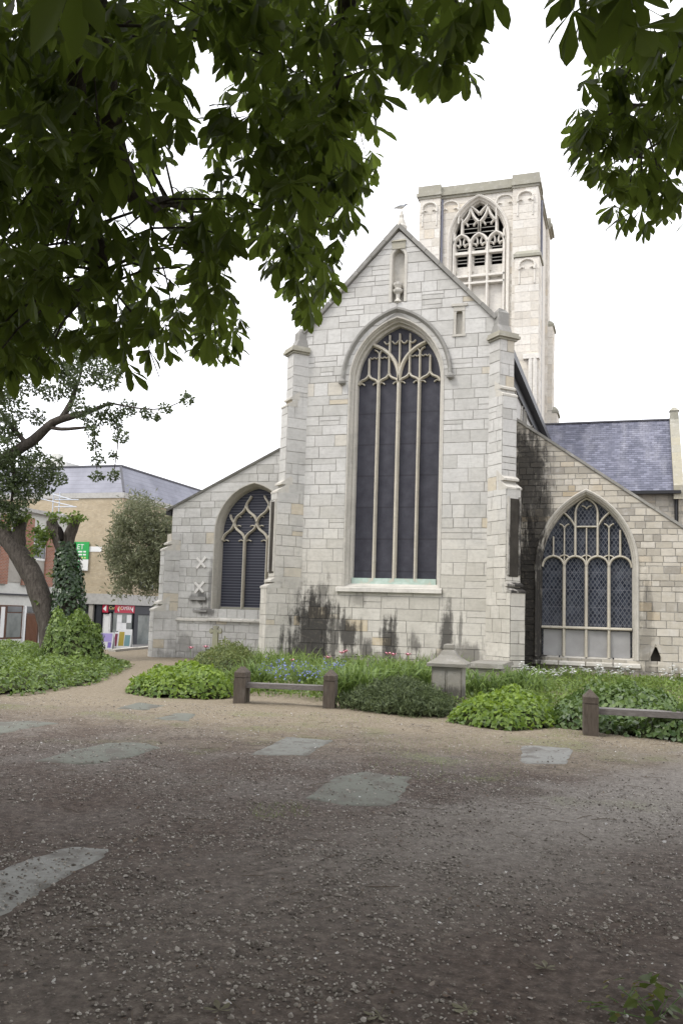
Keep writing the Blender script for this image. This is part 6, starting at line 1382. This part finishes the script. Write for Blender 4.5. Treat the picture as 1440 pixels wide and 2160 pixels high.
for i in range(7):
    p = wp(nr.uniform(1085, 1110), nr.uniform(1395, 1425), 24.6); e_ = empty('cow_parsley', (p.x, 24.6, 0), i, 'white flowering cow parsley in front of the right aisle wall', 'flower', 'cow parsley below the right aisle window'); e_.scale = (p.z,)*3; obj('stem', stem_me, None, e_); obj('umbels', umb_me, None, e_, kind='stuff')

# ---- litter on the ground
def over(x, y):                             # litter also lies on the ledger stones
    on = np.zeros(len(x), bool)
    for pa_ in LEDG_POLYS: on |= inpoly(x, y, pa_)
    return np.where(on, np.where(np.arange(len(x)) % 5 < 2, .012, -.02), 0)
def gscatter(n, y0, y1, x0, x1): return nr.uniform(x0, x1, n), nr.uniform(y0, y1, n)
_a = np.arange(5)*2*np.pi/5; OCT = (np.concatenate([np.stack([np.cos(_a)*[1, .85, .95, 1, .8], np.sin(_a)*.8, np.zeros(5)-.1], 1), np.stack([np.cos(_a+.2)*.62, np.sin(_a+.2)*.5, np.array([.42, .5, .45, .38, .48])], 1)]), np.array([(i, (i+1) % 5, 5+(i+1) % 5) for i in range(5)]+[(i, 5+(i+1) % 5, 5+i) for i in range(5)]+[(5, 6, 7), (5, 7, 8), (5, 8, 9)]))
XS_ = []; YS_ = []
for n, y0, y1, x0, x1 in ((30000, 2.8, 6, -4.5, 2.2), (24000, 6, 9.5, -7, 3), (12000, 9.5, 14, -11, 3.5)): a, b = gscatter(n, y0, y1, x0, x1); XS_.append(a); YS_.append(b)
X_ = np.concatenate(XS_); Y_ = np.concatenate(YS_); n = len(X_)
nz = np.array([mnoise.noise(Vector((x*.8, y*.8, 3.1)))+.5*mnoise.noise(Vector((x*2.4, y*2.4, 7.7))) for x, y in zip(X_, Y_)]); k = nz+nr.randn(n)*.25 > -.12; X_, Y_ = X_[k], Y_[k]; n = len(X_)
g = NT('pebble'); t = g.tint(); g.princ(g.ramp(t, [(0, (.085, .072, .062)), (.35, (.16, .14, .12)), (.75, (.26, .235, .205)), (1, (.40, .37, .335))]), .85, .25); M_PEB = g.m
tilt = np.stack([nr.randn(n)*.2, nr.randn(n)*.2, np.ones(n)], 1)
pe_ = inst('gravel', *OCT, rotmats(tilt, nr.uniform(0, 6.28, n), np.clip(nr.lognormal(-4.95, .42, n), .004, .019)), np.stack([X_, Y_, hgt(X_, Y_)+.002+over(X_, Y_)], 1), M_PEB, kind='stuff'); tag(pe_, 'loose gravel and small stones strewn over the churchyard ground', 'gravel')
PET = (np.array([(0, -.25, .05), (.6, -.4, .0), (1, 0, .16), (.5, .4, .03), (-.1, .2, .1)]), np.array([(0, 1, 2), (0, 2, 3), (0, 3, 4)]))
a = [gscatter(2600, 2.8, 6, -4.5, 2.2), gscatter(2600, 6, 9.5, -7, 3), gscatter(1700, 9.5, 14, -11, 3.5)]; X_ = np.concatenate([q[0] for q in a]); Y_ = np.concatenate([q[1] for q in a]); n = len(X_)
g = NT('fallen_petal'); t = g.tint(); g.princ(g.ramp(t, [(0, (.07, .045, .03)), (.4, (.17, .13, .10)), (.85, (.34, .31, .28)), (1, (.55, .54, .53))]), .8, .2); M_PET = g.m
tilt = np.stack([nr.randn(n)*.35, nr.randn(n)*.35, np.ones(n)], 1)
pl_ = inst('fallen_petals', *PET, rotmats(tilt, nr.uniform(0, 6.28, n), np.clip(nr.lognormal(-4.35, .4, n), .007, .035)), np.stack([X_, Y_, hgt(X_, Y_)+.006+over(X_, Y_)], 1), M_PET, kind='stuff'); tag(pl_, 'pale fallen petals, bud scales and leaf scraps lying on the gravel', 'litter')
STK = (np.array([(-1, -.025, 0), (-1, .025, 0), (0, .11, .02), (0, .06, .02), (1, .025, .0), (1, -.025, 0), (0, .085, .07), (-1, 0, .04), (1, 0, .04)]), np.array([(0, 3, 6), (0, 6, 7), (1, 7, 6), (1, 6, 2), (3, 5, 8), (3, 8, 6), (2, 6, 8), (2, 8, 4)]))
X_, Y_ = gscatter(420, 3, 13.5, -8, 3); n = len(X_); tw = inst('fallen_twigs', *STK, rotmats(np.stack([nr.randn(n)*.06, nr.randn(n)*.06, np.ones(n)], 1), nr.uniform(0, 6.28, n), nr.uniform(.03, .11, n)), np.stack([X_, Y_, hgt(X_, Y_)+.006], 1), plain('dry_twig', (.12, .095, .075), .9, .15), kind='stuff'); tag(tw, 'short dry twigs scattered on the gravel', 'twigs')
# thin grass in the trodden gravel
GP = [gp(760, 1560), gp(900, 1550), gp(1080, 1545), gp(1100, 1640), gp(900, 1660), gp(780, 1620)]; X_, Y_ = scatter_poly(GP, 1500); X2, Y2 = scatter_poly(V2((520, 1700), (640, 1690), (660, 1725), (540, 1735)), 260); X3, Y3 = scatter_poly(V2((620, 1510), (800, 1505), (830, 1530), (640, 1535)), 500); X4, Y4 = scatter_poly(V2((1150, 1535), (1230, 1545), (1240, 1562), (1160, 1555)), 350); X_ = np.concatenate([X_, X2, X3, X4]); Y_ = np.concatenate([Y_, Y2, Y3, Y4]); n = len(X_)
tg = inst('thin_grass', *BLADE, rotmats(np.stack([nr.randn(n)*.5, nr.randn(n)*.5, np.ones(n)], 1), nr.uniform(0, 6.28, n), nr.uniform(.018, .05, n)), np.stack([X_, Y_, hgt(X_, Y_)], 1), M_GRASS, kind='stuff'); tag(tg, 'thin short grass growing through the trodden gravel', 'grass')
# weeds and dead leaves right in front
def weed(px_, py_, n, size, label, mat):
    p = gp(px_, py_); e_ = empty('weed', (p.x, p.y, 0), 0, label, 'weed'); a = nr.uniform(0, 6.28, n); r_ = nr.rand(n)**.7*size*1.9; q = np.stack([r_*np.cos(a), r_*np.sin(a), nr.uniform(.02, 1, n)*size*1.2*(1-r_/(size*2.4))], 1); nn = np.stack([np.cos(a)*.5, np.sin(a)*.5, np.ones(n)], 1)+nr.randn(n, 3)*.3
    inst('leaves', *IVY, rotmats(nn, a, nr.uniform(.5, 1, n)*size*.45), q, mat, e_, kind='stuff')
    m = MB()
    for i in range(min(n, 9)): m.tube([(0, 0, -.01), tuple(q[i]*.6), tuple(q[i])], .002, 4, cap=False)
    m.build('stems', M_STEM, e_)
weed(1385, 2150, 60, .16, 'low leafy green weed at the bottom right corner', leaf_mat('weed_leaf', (.04, .07, .016), (.13, .15, .03), .3, .5, .3))
weed(1315, 2120, 16, .10, 'yellowing small weed beside the bottom right corner', leaf_mat('yellow_weed_leaf', (.08, .08, .02), (.20, .16, .04), .3, .5, .3))
def rosette(px_, py_, label, tint):
    p = gp(px_, py_); e_ = empty('dead_leaf', (p.x, p.y, .012), nr.uniform(0, 6), label, 'leaf')
    v, f = palmate(np.random.RandomState(int(px_)), 5, True, (-.05, .12)); v = v*.085; v[:, 2] = np.abs(v[:, 2])+.004; me = bpy.data.meshes.new('leaflets'); me.from_pydata(v.tolist(), [], f.tolist()); settint(me, np.full(len(f), tint)); obj('leaflets', me, M_DEAD, e_)
M_DEAD = leaf_mat('withered_leaf', (.09, .08, .05), (.22, .21, .14), .2, .7, .2)
rosette(985, 2138, 'withered pale chestnut leaf lying at the bottom edge', .9); rosette(800, 2150, 'grey curled dead leaf at the bottom of the gravel', .7); rosette(462, 2140, 'limp greenish fallen leaf at the lower left of the gravel', .5); rosette(1150, 2050, 'small dead leaf lying among white petals', .6)
